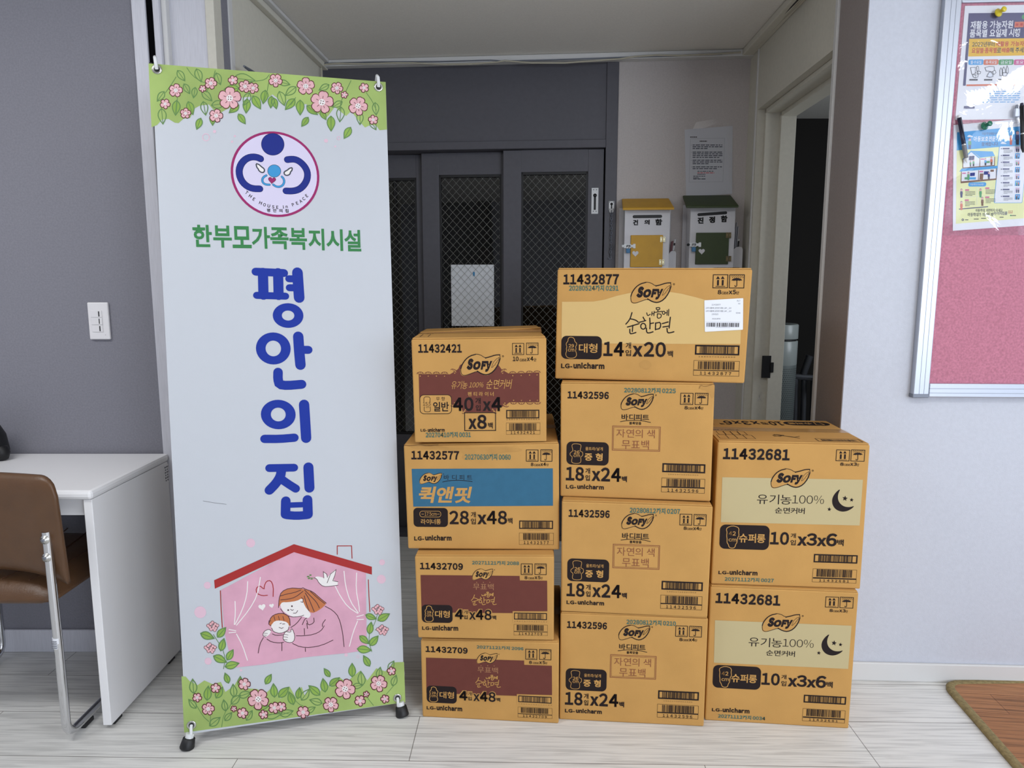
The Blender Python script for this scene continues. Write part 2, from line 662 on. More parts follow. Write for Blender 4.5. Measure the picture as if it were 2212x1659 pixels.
    def stroke(s, pts, w, m, lay=0, closed=False, smooth=0, taper=False):
        q = [s.H(*p) for p in pts]
        for _ in range(smooth):
            r = []
            n = len(q)
            for i in range(n if closed else n - 1):
                a, b = q[i], q[(i + 1) % n]
                r += [(a[0] * .75 + b[0] * .25, a[1] * .75 + b[1] * .25), (a[0] * .25 + b[0] * .75, a[1] * .25 + b[1] * .75)]
            if not closed:
                r = [q[0]] + r[1:-1] + [q[-1]]
            q = r
        s.line(q, w * s.k, m, lay, closed, taper)

    def blob(s, pts, m, lay=0, smooth=2):
        q = [s.H(*p) for p in pts]
        for _ in range(smooth):
            r = []
            for i in range(len(q)):
                a, b = q[i], q[(i + 1) % len(q)]
                r += [(a[0] * .75 + b[0] * .25, a[1] * .75 + b[1] * .25), (a[0] * .25 + b[0] * .75, a[1] * .25 + b[1] * .75)]
            q = r
        s.raw(q, [list(range(len(q)))], m, lay)

    def disc(s, x, y, r, m, lay=0, n=28, ry=None):
        ry = ry or r
        s.poly([(x + r * math.cos(2 * PI * k / n), y - ry * math.sin(2 * PI * k / n)) for k in range(n)], m, lay)

    def ring(s, x, y, rx, ry, ix, iy, m, lay=0, n=36):
        o = [s.H(x + rx * math.cos(2 * PI * k / n), y - ry * math.sin(2 * PI * k / n)) for k in range(n)]
        i = [s.H(x + ix * math.cos(2 * PI * k / n), y - iy * math.sin(2 * PI * k / n)) for k in range(n)]
        s.raw(o + i, [(k, (k + 1) % n, n + (k + 1) % n, n + k) for k in range(n)], m, lay)

    def text(s, body, x0, y0, x1, y1, m, lay=2, bold=0.012, shear=0.0):
        V, Fc = glyphs(body, bold, shear)
        if not V:
            return
        (a0, b1), (a1, b0) = s.H(x0, y0), s.H(x1, y1)
        s.raw([(a0 + (a1 - a0) * x, b0 + (b1 - b0) * y) for x, y in V], Fc, m, lay)

    def letter(s, ch, x, y, size, deg, m, lay=2, bold=0.01):
        V, Fc = glyphs(ch, bold)
        wd = {'i': 0.28, 'T': .75, 'E': .62, 'H': .8, 'S': .7, 'P': .66}.get(ch, 0.8)
        a = math.radians(deg)
        c = s.H(x, y)
        sz = size * s.k
        out = []
        for gx, gy in V:
            lx, ly = (gx - .5) * sz * wd, (gy - .5) * sz
            out.append((c[0] + lx * math.cos(a) - ly * math.sin(a), c[1] + lx * math.sin(a) + ly * math.cos(a)))
        s.raw(out, Fc, m, lay)

    def bars(s, x0, y0, x1, y1, m, seed, lay=2):
        rnd = random.Random(seed)
        (a0, b1), (a1, b0) = s.H(x0, y0), s.H(x1, y1)
        x, V, Fc = 0.0, [], []
        unit = 1 / 95.0
        while x < 1:
            wd = unit * rnd.choice([1, 1, 2, 2, 3])
            k = len(V)
            e = min(1, x + wd)
            V += [(a0 + (a1 - a0) * t, b) for t, b in ((x, b0), (e, b0), (e, b1), (x, b1))]
            Fc.append((k, k + 1, k + 2, k + 3))
            x = e + unit * rnd.choice([1, 1, 2, 2])
        s.raw(V, Fc, m, lay)


# ------------------------------------------------------------------ the setting
ZC = 2.29
bwd = Vector((math.cos(math.radians(-4.5)), math.sin(math.radians(-4.5)), 0))   # along the back wall, to the right
bwn = Vector((bwd.y, -bwd.x, 0))                                              # out of the back wall, towards the room
B0 = Vector((-0.555, 3.385, 0))
BW0 = B0 + bwd * (-0.33)           # left end of the back wall
BWL = 1.96
rwd = Vector((math.cos(math.radians(-2.58)), math.sin(math.radians(-2.58)), 0))
rwn = Vector((rwd.y, -rwd.x, 0))
R0 = Vector((1.013, 2.0995, 0))    # corner at the right of the corridor
LWY = 2.271


def bw(a, d, z):
    """back-wall frame: a along from its left end, d out from the wall, z up"""
    p = BW0 + bwd * a + bwn * d
    return (p.x, p.y, z)


def bwp(px, py, d=0.0):
    """sight line on the plane d in front of the back wall -> (along, z)"""
    p = on_plane(px, py, BW0 + bwn * d, bwn)
    return ((p - BW0).dot(bwd), p.z)


def rw(a, d, z):
    p = R0 + rwd * a + rwn * d
    return (p.x, p.y, z)


def rwp(px, py, d=0.0):
    p = on_plane(px, py, R0 + rwn * d, rwn)
    return ((p - R0).dot(rwd), p.z)


def up_z(x, y, z):
    return (x, y, z)


structure('floor', MB().box(-2.95, -3.25, -0.05, 4.1, 4.9, 0, M['floor']))
structure('ceiling', MB().box(-2.95, 2.02, ZC, 4.1, 4.9, ZC + 0.05, M['ceil']).box(-2.95, -3.25, 2.45, 4.1, 2.02, 2.5, M['ceil']).box(-2.95, 2.0, ZC, 4.1, 2.02, 2.45, M['ceil']))
# left wall with the light switch, ends at the door casing
structure('wall_left', MB().box(-2.95, LWY, 0, -1.162, LWY + 0.12, ZC, M['wall_l']))
# right wall with the pin board, its return into the corridor
wr = MB()
wr.hexa([rw(0, 0, 0), rw(3.1, 0, 0), rw(3.1, -0.14, 0), (1.03, 2.31, 0), rw(0, 0, ZC), rw(3.1, 0, ZC), rw(3.1, -0.14, ZC), (1.03, 2.31, ZC)], M['wall_r'])
structure('wall_right', wr)
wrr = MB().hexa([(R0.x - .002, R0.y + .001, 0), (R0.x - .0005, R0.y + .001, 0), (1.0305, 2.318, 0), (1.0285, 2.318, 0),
                 (R0.x - .002, R0.y + .001, ZC), (R0.x - .0005, R0.y + .001, ZC), (1.0305, 2.318, ZC), (1.0285, 2.318, ZC)], mat('shaded_return_wallpaper', '9a918e', 0.8, noise=0.05, nscale=170, bump=0.2, bscale=260, spec=0.2))  # darker copy of the warm grey wallpaper, shade of the return put into its colour
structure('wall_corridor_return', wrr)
# the unseen rest of the room
structure('wall_far_left', MB().box(-3.05, -3.25, 0, -2.95, 2.4, 2.5, M['wall_r']))
structure('wall_far_right', MB().box(4.1, -3.25, 0, 4.2, 2.4, 2.5, M['wall_r']))
structure('wall_rear', MB().box(-2.95, -3.35, 0, 4.1, -3.25, 2.5, M['wall_r']))

# back wall: wallpaper at the right, charcoal sliding-door set at the left
structure('wall_back', MB().box(1.372, -0.1, 0, BWL + .1, 0, ZC, M['wall_b'], fr=bw))
a_l, a_post0, a_post1 = -0.02, 1.318, 1.371
GZ0 = 0.51
df = MB()
df.box(a_l, -0.16, 1.925, a_post0, -0.001, ZC - .02, M['darkdoor'], fr=bw)            # header panel
df.box(a_l, -0.16, 1.888, a_post0, 0.012, 1.925, M['darkdoor'], 0.003, fr=bw)         # head rail
df.box(a_post0, -0.16, 0, a_post1, 0.006, ZC - .02, M['darkdoor'], 0.002, fr=bw)      # right post
df.box(a_l - .05, -0.16, 0, a_l + .04, 0.006, 1.888, M['darkdoor'], fr=bw)            # left post
df.box(a_l, -0.16, 0, a_post0, 0.004, 0.02, M['darkdoor'], fr=bw)                     # sill track
structure('trim_1', df)


def leaf(a0, a1, d, stl, str_, ztop, name):
    """one sliding leaf: frame with a wired-glass pane, front face at depth d behind the wall line"""
    f = MB()
    y0, y1 = d - 0.034, d
    f.box(a0, y0, 0.022, a0 + stl, y1, 1.886, M['darkdoor'], 0.002, fr=bw)
    f.box(a1 - str_, y0, 0.022, a1, y1, 1.886, M['darkdoor'], 0.002, fr=bw)
    f.box(a0 + stl, y0, ztop, a1 - str_, y1 - .001, 1.886, M['darkdoor'], fr=bw)
    f.box(a0 + stl, y0, 0.022, a1 - str_, y1 - .001, GZ0, M['darkdoor'], fr=bw)
    f.box(a0 + stl, y1 - .004, 0.43, a1 - str_, y1 + .002, 0.445, M['darkdoor'], fr=bw)
    # glazing bead
    for q in ((a0 + stl, ztop - .012, a1 - str_, ztop), (a0 + stl, GZ0, a1 - str_, GZ0 + .012)):
        f.box(q[0], y1 - .016, q[1], q[2], y1 - .004, q[3], M['black'], fr=bw)
    for q in ((a0 + stl, a0 + stl + .009), (a1 - str_ - .009, a1 - str_)):
        f.box(q[0], y1 - .016, GZ0, q[1], y1 - .004, ztop, M['black'], fr=bw)
    o = structure(name, f)
    g = MB()
    xa, xb, z0, z1 = a0 + stl, a1 - str_, GZ0, ztop
    g.box(xa, d - .019, z0, xb, d - .015, z1, M['glass'], fr=bw)
    # crossed wires in the glass
    sp, wd = 0.0365, 0.001
    dd = d - .0148
    for sg in (1, -1):
        c = -3.0
        while c < 5:
            # line a = sg*z*0.94 + c
            pts = []
            for z in (z0, z1):
                pts.append((sg * z * 0.94 + c, z))
            (p, q) = pts
            lo, hi = (p, q) if p[0] < q[0] else (q, p)

            def at(x):
                t = (x - lo[0]) / (hi[0] - lo[0])
                return (x, lo[1] + t * (hi[1] - lo[1]))
            if hi[0] > xa and lo[0] < xb:
                A = at(max(xa, lo[0])) if lo[0] < xa else lo
                Bq = at(min(xb, hi[0])) if hi[0] > xb else hi
                if Bq[0] - A[0] > 0.004:
                    g.add([bw(A[0], dd, A[1] - wd), bw(Bq[0], dd, Bq[1] - wd), bw(Bq[0], dd, Bq[1] + wd), bw(A[0], dd, A[1] + wd)], [(0, 1, 2, 3)], WIRE)
            c += sp
    g.build('glass_pane', o)
    return o


WIRE = mat('glass_wire', '80807a', 0.5)
xa = [bwp(911, 400, -.05)[0], bwp(948, 400, -.05)[0], bwp(1087, 400, -.012)[0], bwp(1126, 400, -.012)[0], bwp(1270, 400, -.012)[0], bwp(1304, 400, -.012)[0]]
leaf(0.02, xa[0] + 0.05, -0.088, 0.085, 0.085, bwp(880, 384, -.088)[1], 'door_1')
leaf(xa[0], xa[2] + 0.07, -0.05, xa[1] - xa[0], 0.082, bwp(1010, 377, -.05)[1], 'door_2')
d3 = leaf(xa[2], a_post0 - .006, -0.012, xa[3] - xa[2], a_post0 - .006 - xa[4], bwp(1180, 371, -.012)[1], 'door_3')
# recessed pull on the right leaf
(h0, hz1), (h1, hz0) = bwp(1278, 406, -.01), bwp(1292, 462, -.01)
hp = MB().box(h0, -.0118, hz0, h1, -.008, hz1, M['pvc'], 0.001, fr=bw)
hc, hh = (h0 + h1) / 2, hz1 - hz0
hp.box(hc - .005, -.0082, hz0 + .018, hc + .005, -.0072, hz1 - .035, M['black'], fr=bw)
hp.lathe([(0.0001, 0), (.0085, 0), (.0085, .0012), (.0001, .0012)], bw(hc, -.0083, hz1 - .034), M['black'], bwn, 16)
for q in ((.3, .1), (.7, .1), (.3, .93), (.7, .93)):
    hp.lathe([(0.0001, 0), (.0025, 0), (.0025, .0012), (.0001, .0012)], bw(h0 + (h1 - h0) * q[0], -.0083, hz0 + hh * q[1]), M['alu_line'], bwn, 10)
hp.build('door_handle', d3)

# dark entrance behind the glass
ent = MB()
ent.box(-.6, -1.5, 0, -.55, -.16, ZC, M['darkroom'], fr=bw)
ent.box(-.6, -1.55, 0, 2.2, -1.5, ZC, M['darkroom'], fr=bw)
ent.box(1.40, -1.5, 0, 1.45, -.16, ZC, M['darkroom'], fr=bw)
structure('wall_entrance', ent)

# paper sheet behind the glass of the middle leaf
p0, p1 = bwp(975, 572, -.085), bwp(1068, 704, -.085)
ps = MB().box(p0[0], -.0735, p1[1], p1[0], -.0725, p0[1], mat('bright_paper', 'f4f7fb', 0.7), fr=bw)
ps.box(p0[0] + .108, -.0725, p0[1] - .055, p0[0] + .117, -.0723, p0[1] - .035, M['sky'], fr=bw)
tag(ps.build('paper_sheet'), 'blank white paper sheet stuck behind the wired glass of the sliding door', 'paper')

# corridor, left side
CL0, CL1 = Vector((-0.935, 2.36, 0)), Vector((-0.883, 3.425, 0))
cl_d = (CL1 - CL0).normalized()
cl_n = Vector((cl_d.y, -cl_d.x, 0))


def cl(a, d, z):
    p = CL0 + cl_d * a + cl_n * d
    return (p.x, p.y, z)


cll = (CL1 - CL0).length
structure('wall_corridor_left', MB().box(0.0, -.12, 0, cll + .2, 0, ZC, M['trimgrey'], fr=cl))
LT = MB()
LT.box(0.055, 0, 0, 0.085, .008, ZC, M['trimw'], 0.002, fr=cl)
structure('trim_2', LT)
structure('wall_corridor_strip', MB().box(0.0, 0, 0, .055, .004, ZC, M['wall_l'], fr=cl))
# white casing at the end of the left wall, dark slot, pale sliding door leaf and its beige stop
structure('trim_3', MB().box(-1.163, LWY - .012, 0, -1.121, LWY + .1, ZC, M['trimlilac'], 0.003))
structure('trim_4', MB().box(-1.1205, LWY - .004, 0, -1.104, LWY + .1, ZC, mat('black_gasket', '08080a', 0.95, spec=0.05)).box(-1.1215, LWY - .008, 1.93, -1.112, LWY - .002, 1.945, M['black'], .002))
structure('trim_5', MB().box(-1.1035, LWY - .002, 0, -1.084, LWY + .09, ZC, M['trimlilac'], 0.003).box(-1.084, LWY + .012, 0, -1.068, LWY + .09, ZC, M['trimw'], 0.003))
structure('door_4', MB().box(-1.068, LWY + .035, 0.01, -.945, LWY + .075, ZC, M['trimlilac']))
structure('trim_6', MB().box(-.955, LWY + .03, 0, -.9275, LWY + .09, ZC, M['trimgrey'], 0.002))

# corridor, right side: plane from the return to the back wall, with the open doorway
CR0, CR1 = Vector((1.031, 2.318, 0)), Vector((1.062, 3.262, 0))
cr_d = (CR1 - CR0).normalized()
cr_n = Vector((-cr_d.y, cr_d.x, 0))      # towards the corridor (-x)


def cr(a, d, z):
    p = CR0 + cr_d * a + cr_n * d
    return (p.x, p.y, z)


def crp(px, py, d=0.0):
    p = on_plane(px, py, CR0 + cr_n * d, cr_n)
    return ((p - CR0).dot(cr_d), p.z)


crl = (CR1 - CR0).length
j0, j1 = crp(1797, 300)[0], crp(1634, 300)[0]
zd = 2.012
cw = MB()
cw.box(0.02, -.16, 0, j0, 0, zd, M['trimgrey'], fr=cr)
cw.box(j1, -.16, 0, crl + .1, 0, zd, M['trimgrey'], fr=cr)
cw.box(0.02, -.16, zd, crl + .1, 0, ZC, M['trimgrey'], fr=cr)
structure('wall_corridor_right', cw)
dj = MB()
dj.box(0.0, -.02, 0, .022, .010, ZC, M['trimw'], 0.003, fr=cr)
dj.box(j1 + .012, -.01, 0, j1 + .022, .006, ZC, M['trimw'], 0.002, fr=cr)
# stepped jamb lining, rear side and head
dj.box(j1 - .018, -.155, 0, j1 - .001, -.03, zd - .015, M['trimgrey'], 0.002, fr=cr)
dj.box(j1 - .035, -.155, 0, j1 - .018, -.09, zd - .03, M['trimgrey'], 0.002, fr=cr)
dj.box(j0, -.155, zd - .018, j1 - .018, -.03, zd - .001, M['trimgrey'], 0.002, fr=cr)
dj.box(j0, -.155, zd - .036, j1 - .035, -.09, zd - .018, M['trimgrey'], 0.002, fr=cr)
structure('trim_7', dj)
# black strike plate on the jamb
zs = crp(1665, 800)[1] - .02
sp_ = MB().box(j1 - .0375, -.1, zs - .05, j1 - .0352, -.06, zs + .05, M['black'], 0.001, fr=cr)
sp_.box(j1 - .040, -.112, zs - .025, j1 - .0352, -.098, zs + .02, M['black'], 0.001, fr=cr)
structure('trim_8', sp_)
# the unlit room beyond the doorway
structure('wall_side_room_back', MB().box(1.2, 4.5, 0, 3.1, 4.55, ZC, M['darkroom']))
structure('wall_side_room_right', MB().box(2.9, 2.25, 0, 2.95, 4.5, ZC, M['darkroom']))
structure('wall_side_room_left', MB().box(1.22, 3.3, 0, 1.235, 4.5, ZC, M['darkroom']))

# ceiling mouldings in the corridor
ct = MB()
ct.box(0, .0, ZC - .030, BWL, .045, ZC - .001, M['trimw'], 0.004, fr=bw)
structure('trim_9', ct)
ct = MB()
ct.box(-.1, 0, ZC - .034, cll - .0, .026, ZC - .001, M['trimgrey'], 0.003, fr=cl)
ct.box(-.1, .026, ZC - .014, cll - .0, .046, ZC - .001, M['trimw'], 0.003, fr=cl)
structure('trim_10', ct)
ct = MB()
ct.box(-.25, .0, ZC - .028, crl, .05, ZC - .001, M['trimgrey'], 0.004, fr=cr)
structure('trim_11', ct)

# baseboards
structure('baseboard_left', MB().box(-2.9, LWY - .012, 0, -1.165, LWY - .0005, .082, M['trimlilac'], 0.003))
structure('baseboard_right', MB().box(0.0, 0.0005, 0, 3.05, .011, .062, M['trimw'], 0.003, fr=rw))

# cables under the ceiling: cream pair along the back wall, dark one beside it, then along the doorway side
def cable_pts(pxs, d):
    out = []
    for px, py in pxs:
        p = on_plane(px, py, BW0 + bwn * d, bwn)
        out.append(tuple(p))
    return out


c1 = cable_pts([(694, 144), (703, 139), (730, 137), (790, 138), (850, 136), (890, 136), (960, 139), (1020, 138), (1075, 134), (1090, 131), (1150, 136), (1220, 136), (1290, 131), (1340, 127), (1372, 122), (1420, 119), (1470, 120), (1540, 117), (1600, 113)], .055)
mbc = MB().tube(c1, .0036, M['cable'], 8)
tag(mbc.build('cable'), 'cream cable sagging along the ceiling moulding above the dark sliding door', 'cable')
c2 = cable_pts([(700, 137), (800, 134), (950, 133), (1060, 130), (1085, 132), (1200, 129), (1340, 124), (1450, 121), (1560, 117)], .0479)
mbc = MB().tube(c2, .0028, M['alu_line'], 8)
tag(mbc.build('cable'), 'grey cable running tight under the moulding just above the cream cable', 'cable')
c3 = []
for px, py in [(1618, 112), (1636, 100), (1660, 74), (1690, 42), (1715, 18), (1745, -14)]:
    p = on_plane(px, py, CR0 + cr_n * .018, cr_n)
    c3.append(tuple(p))
mbc = MB().tube(c3, .0036, M['cable'], 8)
tag(mbc.build('cable'), 'cream cable climbing along the ceiling edge over the open doorway', 'cable')
c4 = []
for px, py in [(1622, 104), (1650, 76), (1680, 44), (1705, 18), (1730, -8)]:
    p = on_plane(px, py, CR0 + cr_n * .03, cr_n)
    c4.append(tuple(p))
mbc = MB().tube(c4, .0042, M['black'], 8)
tag(mbc.build('cable'), 'black cable along the ceiling edge over the open doorway', 'cable')
c5 = cable_pts([(694.5, 146), (694, 190), (693.5, 260), (693, 420)], .055)
mbc = MB().tube(c5, .003, M['cable'], 8)
tag(mbc.build('cable'), 'thin cream cable dropping down the left corner of the dark door', 'cable')

# ------------------------------------------------------------------ cartons
SOFY_OUT = [(838, 440), (838, 410), (850, 372), (885, 325), (930, 293), (985, 277), (1035, 285), (1075, 314), (1120, 303), (1180, 284), (1224, 283), (1227, 318), (1205, 378), (1158, 440), (1100, 470), (1048, 462), (1000, 433), (945, 452), (880, 474), (846, 466)]


def logo(A, x0, y0, x1, y1, fill=None, lay=1):
    def f(p):
        return (x0 + (p[0] - 833) / 397 * (x1 - x0), y0 + (p[1] - 275) / 200 * (y1 - y0))
    sc = (x1 - x0) / 397
    if fill:
        A.blob([f((p[0] + (p[0] - 1030) * .03, p[1] + (p[1] - 375) * .05)) for p in SOFY_OUT], fill, lay, 2)
    A.stroke([f(p) for p in SOFY_OUT], 6 * sc, M['ink'], lay + 1, True, 2)
    A.stroke([f(p) for p in [(838, 410), (848, 376), (885, 325), (930, 294), (985, 280)]], 10 * sc, M['ink'], lay + 1, False, 1)
    A.stroke([f(p) for p in [(1226, 318), (1205, 378), (1158, 440), (1100, 468), (1048, 460), (1000, 433)]], 11 * sc, M['ink'], lay + 1, False, 1)
    A.stroke([f(p) for p in [(1080, 314), (1125, 303), (1180, 286), (1224, 284)]], 10 * sc, M['ink'], lay + 1, False, 1)
    A.text('S', *f((893, 318)), *f((965, 422)), M['ink'], lay + 1, .10, .25)
    A.text('O', *f((958, 342)), *f((1034, 422)), M['ink'], lay + 1, .10, .25)
    A.text('F', *f((1032, 340)), *f((1096, 420)), M['ink'], lay + 1, .10, .25)
    A.text('y', *f((1076, 340)), *f((1150, 440)), M['ink'], lay + 1, .085, .25)
    A.stroke([f(p) for p in [(1142, 398), (1160, 352), (1190, 322), (1216, 308), (1212, 330), (1196, 342), (1194, 354), (1180, 362), (1177, 376), (1162, 384), (1158, 394), (1142, 400)]], 4 * sc, M['ink'], lay + 1, True)
    A.ring(*f((1255, 297)), 9 * sc, 9 * sc, 5 * sc, 5 * sc, M['ink'], lay + 1, 14)


def icons(A, b1, b2, w=5):
    x0, y0, x1, y1 = b1
    W, H = x1 - x0, y1 - y0
    A.frame(x0, y0, x1, y1, w, M['ink'], 2)
    for c in (.34, .66):
        A.poly([(x0 + W * (c - .13), y0 + H * .33), (x0 + W * (c + .13), y0 + H * .33), (x0 + W * c, y0 + H * .12)], M['ink'], 3)
        A.rect(x0 + W * (c - .055), y0 + H * .40, x0 + W * (c + .055), y0 + H * .80, M['ink'], 3)
    A.rect(x0 + W * .17, y0 + H * .84, x0 + W * .83, y0 + H * .88, M['ink'], 3)
    x0, y0, x1, y1 = b2
    W, H = x1 - x0, y1 - y0
    A.frame(x0, y0, x1, y1, w, M['ink'], 2)
    dome = [(x0 + W * (.5 - .36 * math.cos(PI * k / 10)), y0 + H * (.45 - .19 * math.sin(PI * k / 10))) for k in range(11)]
    scal = [(x0 + W * q, y0 + H * r) for q, r in ((.78, .42), (.70, .46), (.6, .43), (.5, .46), (.4, .43), (.3, .46), (.22, .42))]
    A.poly(dome + scal, M['ink'], 3)
    A.stroke([(x0 + W * .5, y0 + H * .45), (x0 + W * .5, y0 + H * .8), (x0 + W * .45, y0 + H * .87), (x0 + W * .38, y0 + H * .86), (x0 + W * .36, y0 + H * .8)], W * .045, M['ink'], 3)
    for k in range(6):
        for r in range(2):
            cx, cy = x0 + W * (.14 + k * .14 + r * .05), y0 + H * (.11 + r * .1)
            A.stroke([(cx, cy + H * .03), (cx + W * .05, cy - H * .03)], W * .03, M['ink'], 3)


def caseline(A, items):
    for body, x0, y0, x1, y1 in items:
        A.text(body, x0, y0, x1, y1, M['ink'], 3, .012 if body in 'case단' else .03)


def codes(A, f1, w1, b1, dig, d1, f2, b2, div, num, n2, seed, bg=False):
    if bg:
        A.rect(f1[0] - 12, f1[1] - 12, f1[2] + 6, f1[3] + 26, M['carton'], 1)
    A.frame(*f1, w1, M['ink'], 2)
    A.bars(*b1, M['ink'], seed, 2)
    A.text(dig, *d1, M['ink'], 2, -.005)
    A.frame(*f2, 3 * w1 / 16, M['ink'], 2)
    A.rect(f2[0], div, f2[2], div + 3 * w1 / 16, M['ink'], 2)
    A.bars(*b2, M['ink'], seed + 1, 2)
    A.text(num, *n2, M['ink'], 3, .01)


def maker(A, a, b):
    A.text('LG-', *a, M['ink'], 2, .045)
    A.text('unicharm', *b, M['ink'], 2, .06)


def fit_strokes(A, lst, src, dst, w, m, lay):
    sx, sy = (dst[2] - dst[0]) / (src[2] - src[0]), (dst[3] - dst[1]) / (src[3] - src[1])
    for pts in lst:
        A.stroke([(dst[0] + (p[0] - src[0]) * sx, dst[1] + (p[1] - src[1]) * sy) for p in pts], w * sx, m, lay, False, 1)


def circ(x, y, rx, ry, n=12):
    return [(x + rx * math.cos(2 * PI * k / n), y + ry * math.sin(2 * PI * k / n)) for k in range(n + 1)]


SOON = [[(872, 543), (855, 600), (835, 632), (810, 660)], [(853, 606), (885, 612), (915, 622), (935, 640)], [(825, 690), (880, 675), (945, 655)], [(880, 672), (876, 735)], [(850, 712), (850, 758), (880, 756), (912, 745)],
        [(985, 590), (1000, 618)], [(945, 642), (985, 632), (1012, 624)], circ(986, 682, 26, 30), [(1052, 598), (1056, 650), (1054, 708)], [(1058, 655), (1092, 648)], [(1018, 700), (1022, 748), (1050, 750), (1086, 738)],
        [(1112, 648), (1110, 718)], [(1112, 650), (1165, 640), (1160, 705), (1112, 714)], [(1180, 655), (1240, 638)], [(1186, 690), (1244, 680)], [(1262, 590), (1255, 645), (1250, 700)], [(1228, 702), (1232, 748), (1262, 748), (1298, 738)]]
NAE = [[(1022, 545), (1030, 577), (1058, 560)], [(1076, 535), (1072, 572)], [(1076, 556), (1095, 552)], [(1098, 530), (1094, 574)], [(1118, 495), (1122, 516), (1155, 512), (1154, 490), (1118, 494)], [(1136, 515), (1136, 536)], [(1104, 541), (1178, 530)], [(1130, 555), (1128, 602), (1166, 596), (1172, 560), (1132, 554)], circ(1194, 545, 14, 16, 10), [(1212, 546), (1228, 543)], [(1231, 520), (1228, 570)], [(1246, 510), (1243, 574)]]
PAD29 = [(225, 800), (255, 790), (285, 805), (292, 840), (310, 852), (310, 875), (297, 890), (305, 910), (297, 930), (310, 960), (305, 990), (280, 1005), (230, 1005), (205, 990), (198, 960), (210, 930), (203, 910), (212, 890), (203, 872), (205, 850), (220, 838)]
PAD26 = [(258, 880), (300, 874), (350, 882), (362, 900), (350, 950), (354, 968), (380, 975), (382, 1018), (355, 1030), (360, 1080), (350, 1105), (305, 1112), (258, 1105), (245, 1085), (258, 1030), (230, 1015), (228, 985), (260, 965), (262, 940), (250, 905)]
PAD42 = [(245, 1050), (290, 1033), (338, 1045), (350, 1065), (345, 1090), (350, 1120), (335, 1140), (332, 1180), (320, 1195), (312, 1225), (285, 1230), (262, 1222), (255, 1195), (243, 1180), (245, 1150), (240, 1120), (245, 1090), (238, 1070)]


def design_2596(A, date, dx=0):
    I = M['ink']
    if dx == 0:
        A.blob([(1765, 190), (1800, 165), (1880, 185), (1925, 160), (1955, 200), (1950, 300), (1925, 350), (1905, 290), (1850, 240), (1790, 225)], M['scuff'], 0, 2)
        A.stroke([(1770, 215), (1790, 175), (1830, 195), (1900, 180), (1950, 158)], 7, M['torn'], 1, False, 1)
    A.text('11432596', 200, 248, 692, 345, I, 2, .045)
    A.text(date, 875 + dx, 203, 1490 + dx, 278, M['teal'], 4, .026)
    logo(A, 833, 275, 1230, 475)
    icons(A, (1548, 268, 1698, 412), (1722, 268, 1876, 414), 7)
    caseline(A, [('8', 1597, 425, 1633, 467), ('case', 1637, 440, 1710, 467), ('x', 1715, 433, 1752, 467), ('4', 1755, 425, 1788, 467), ('단', 1792, 437, 1820, 470)])
    A.text('바디피트', 845, 520, 1172, 600, I, 2, .015)
    A.stroke([(830, 612), (920, 598), (1010, 595), (1100, 602), (1190, 622)], 7, I, 2, False, 1)
    A.text('볼록맞춤', 937, 612, 1080, 650, I, 2, .02)
    A.frame(735, 660, 1303, 970, 7, M['brown_ink'], 1)
    A.frame(750, 677, 1288, 953, 4, M['brown_ink'], 1)
    A.text('자연의 색', 783, 698, 1240, 810, M['brown_ink'], 2, -.004)
    A.text('무표백', 847, 828, 1170, 945, M['brown_ink'], 2, -.004)
    A.rrect(188, 848, 688, 1138, 62, I, 1)
    A.stroke(PAD26, 6, M['carton'], 3, True, 1)
    A.text('26', 272, 955, 342, 998, M['carton'], 3, .02)
    A.text('cm', 270, 1003, 345, 1035, M['carton'], 3, .015)
    A.text('울트라/날개', 413, 912, 620, 960, M['carton'], 3, .008)
    A.text('중 형', 403, 985, 618, 1083, M['carton'], 3, .03)
    A.text('18', 180, 1148, 395, 1322, I, 2, .035)
    A.text('개', 412, 1165, 468, 1235, I, 2, .02)
    A.text('입', 412, 1248, 465, 1318, I, 2, .02)
    A.text('x', 487, 1200, 593, 1322, I, 2, .05)
    A.text('24', 598, 1158, 835, 1332, I, 2, .035)
    A.text('백', 848, 1262, 908, 1335, I, 2, .03)
    maker(A, (180, 1365, 300, 1415), (315, 1358, 632, 1425))
    codes(A, (1333, 1107, 1842, 1230), 17, (1385, 1124, 1787, 1212), '1 8 8 0 9 7 0 9 2 6 1 8 0 9', (1400, 1235, 1760, 1257), (1323, 1282, 1835, 1470), (1385, 1293, 1780, 1396), 1396, '1 1 4 3 2 5 9 6', (1390, 1410, 1760, 1460), 11)


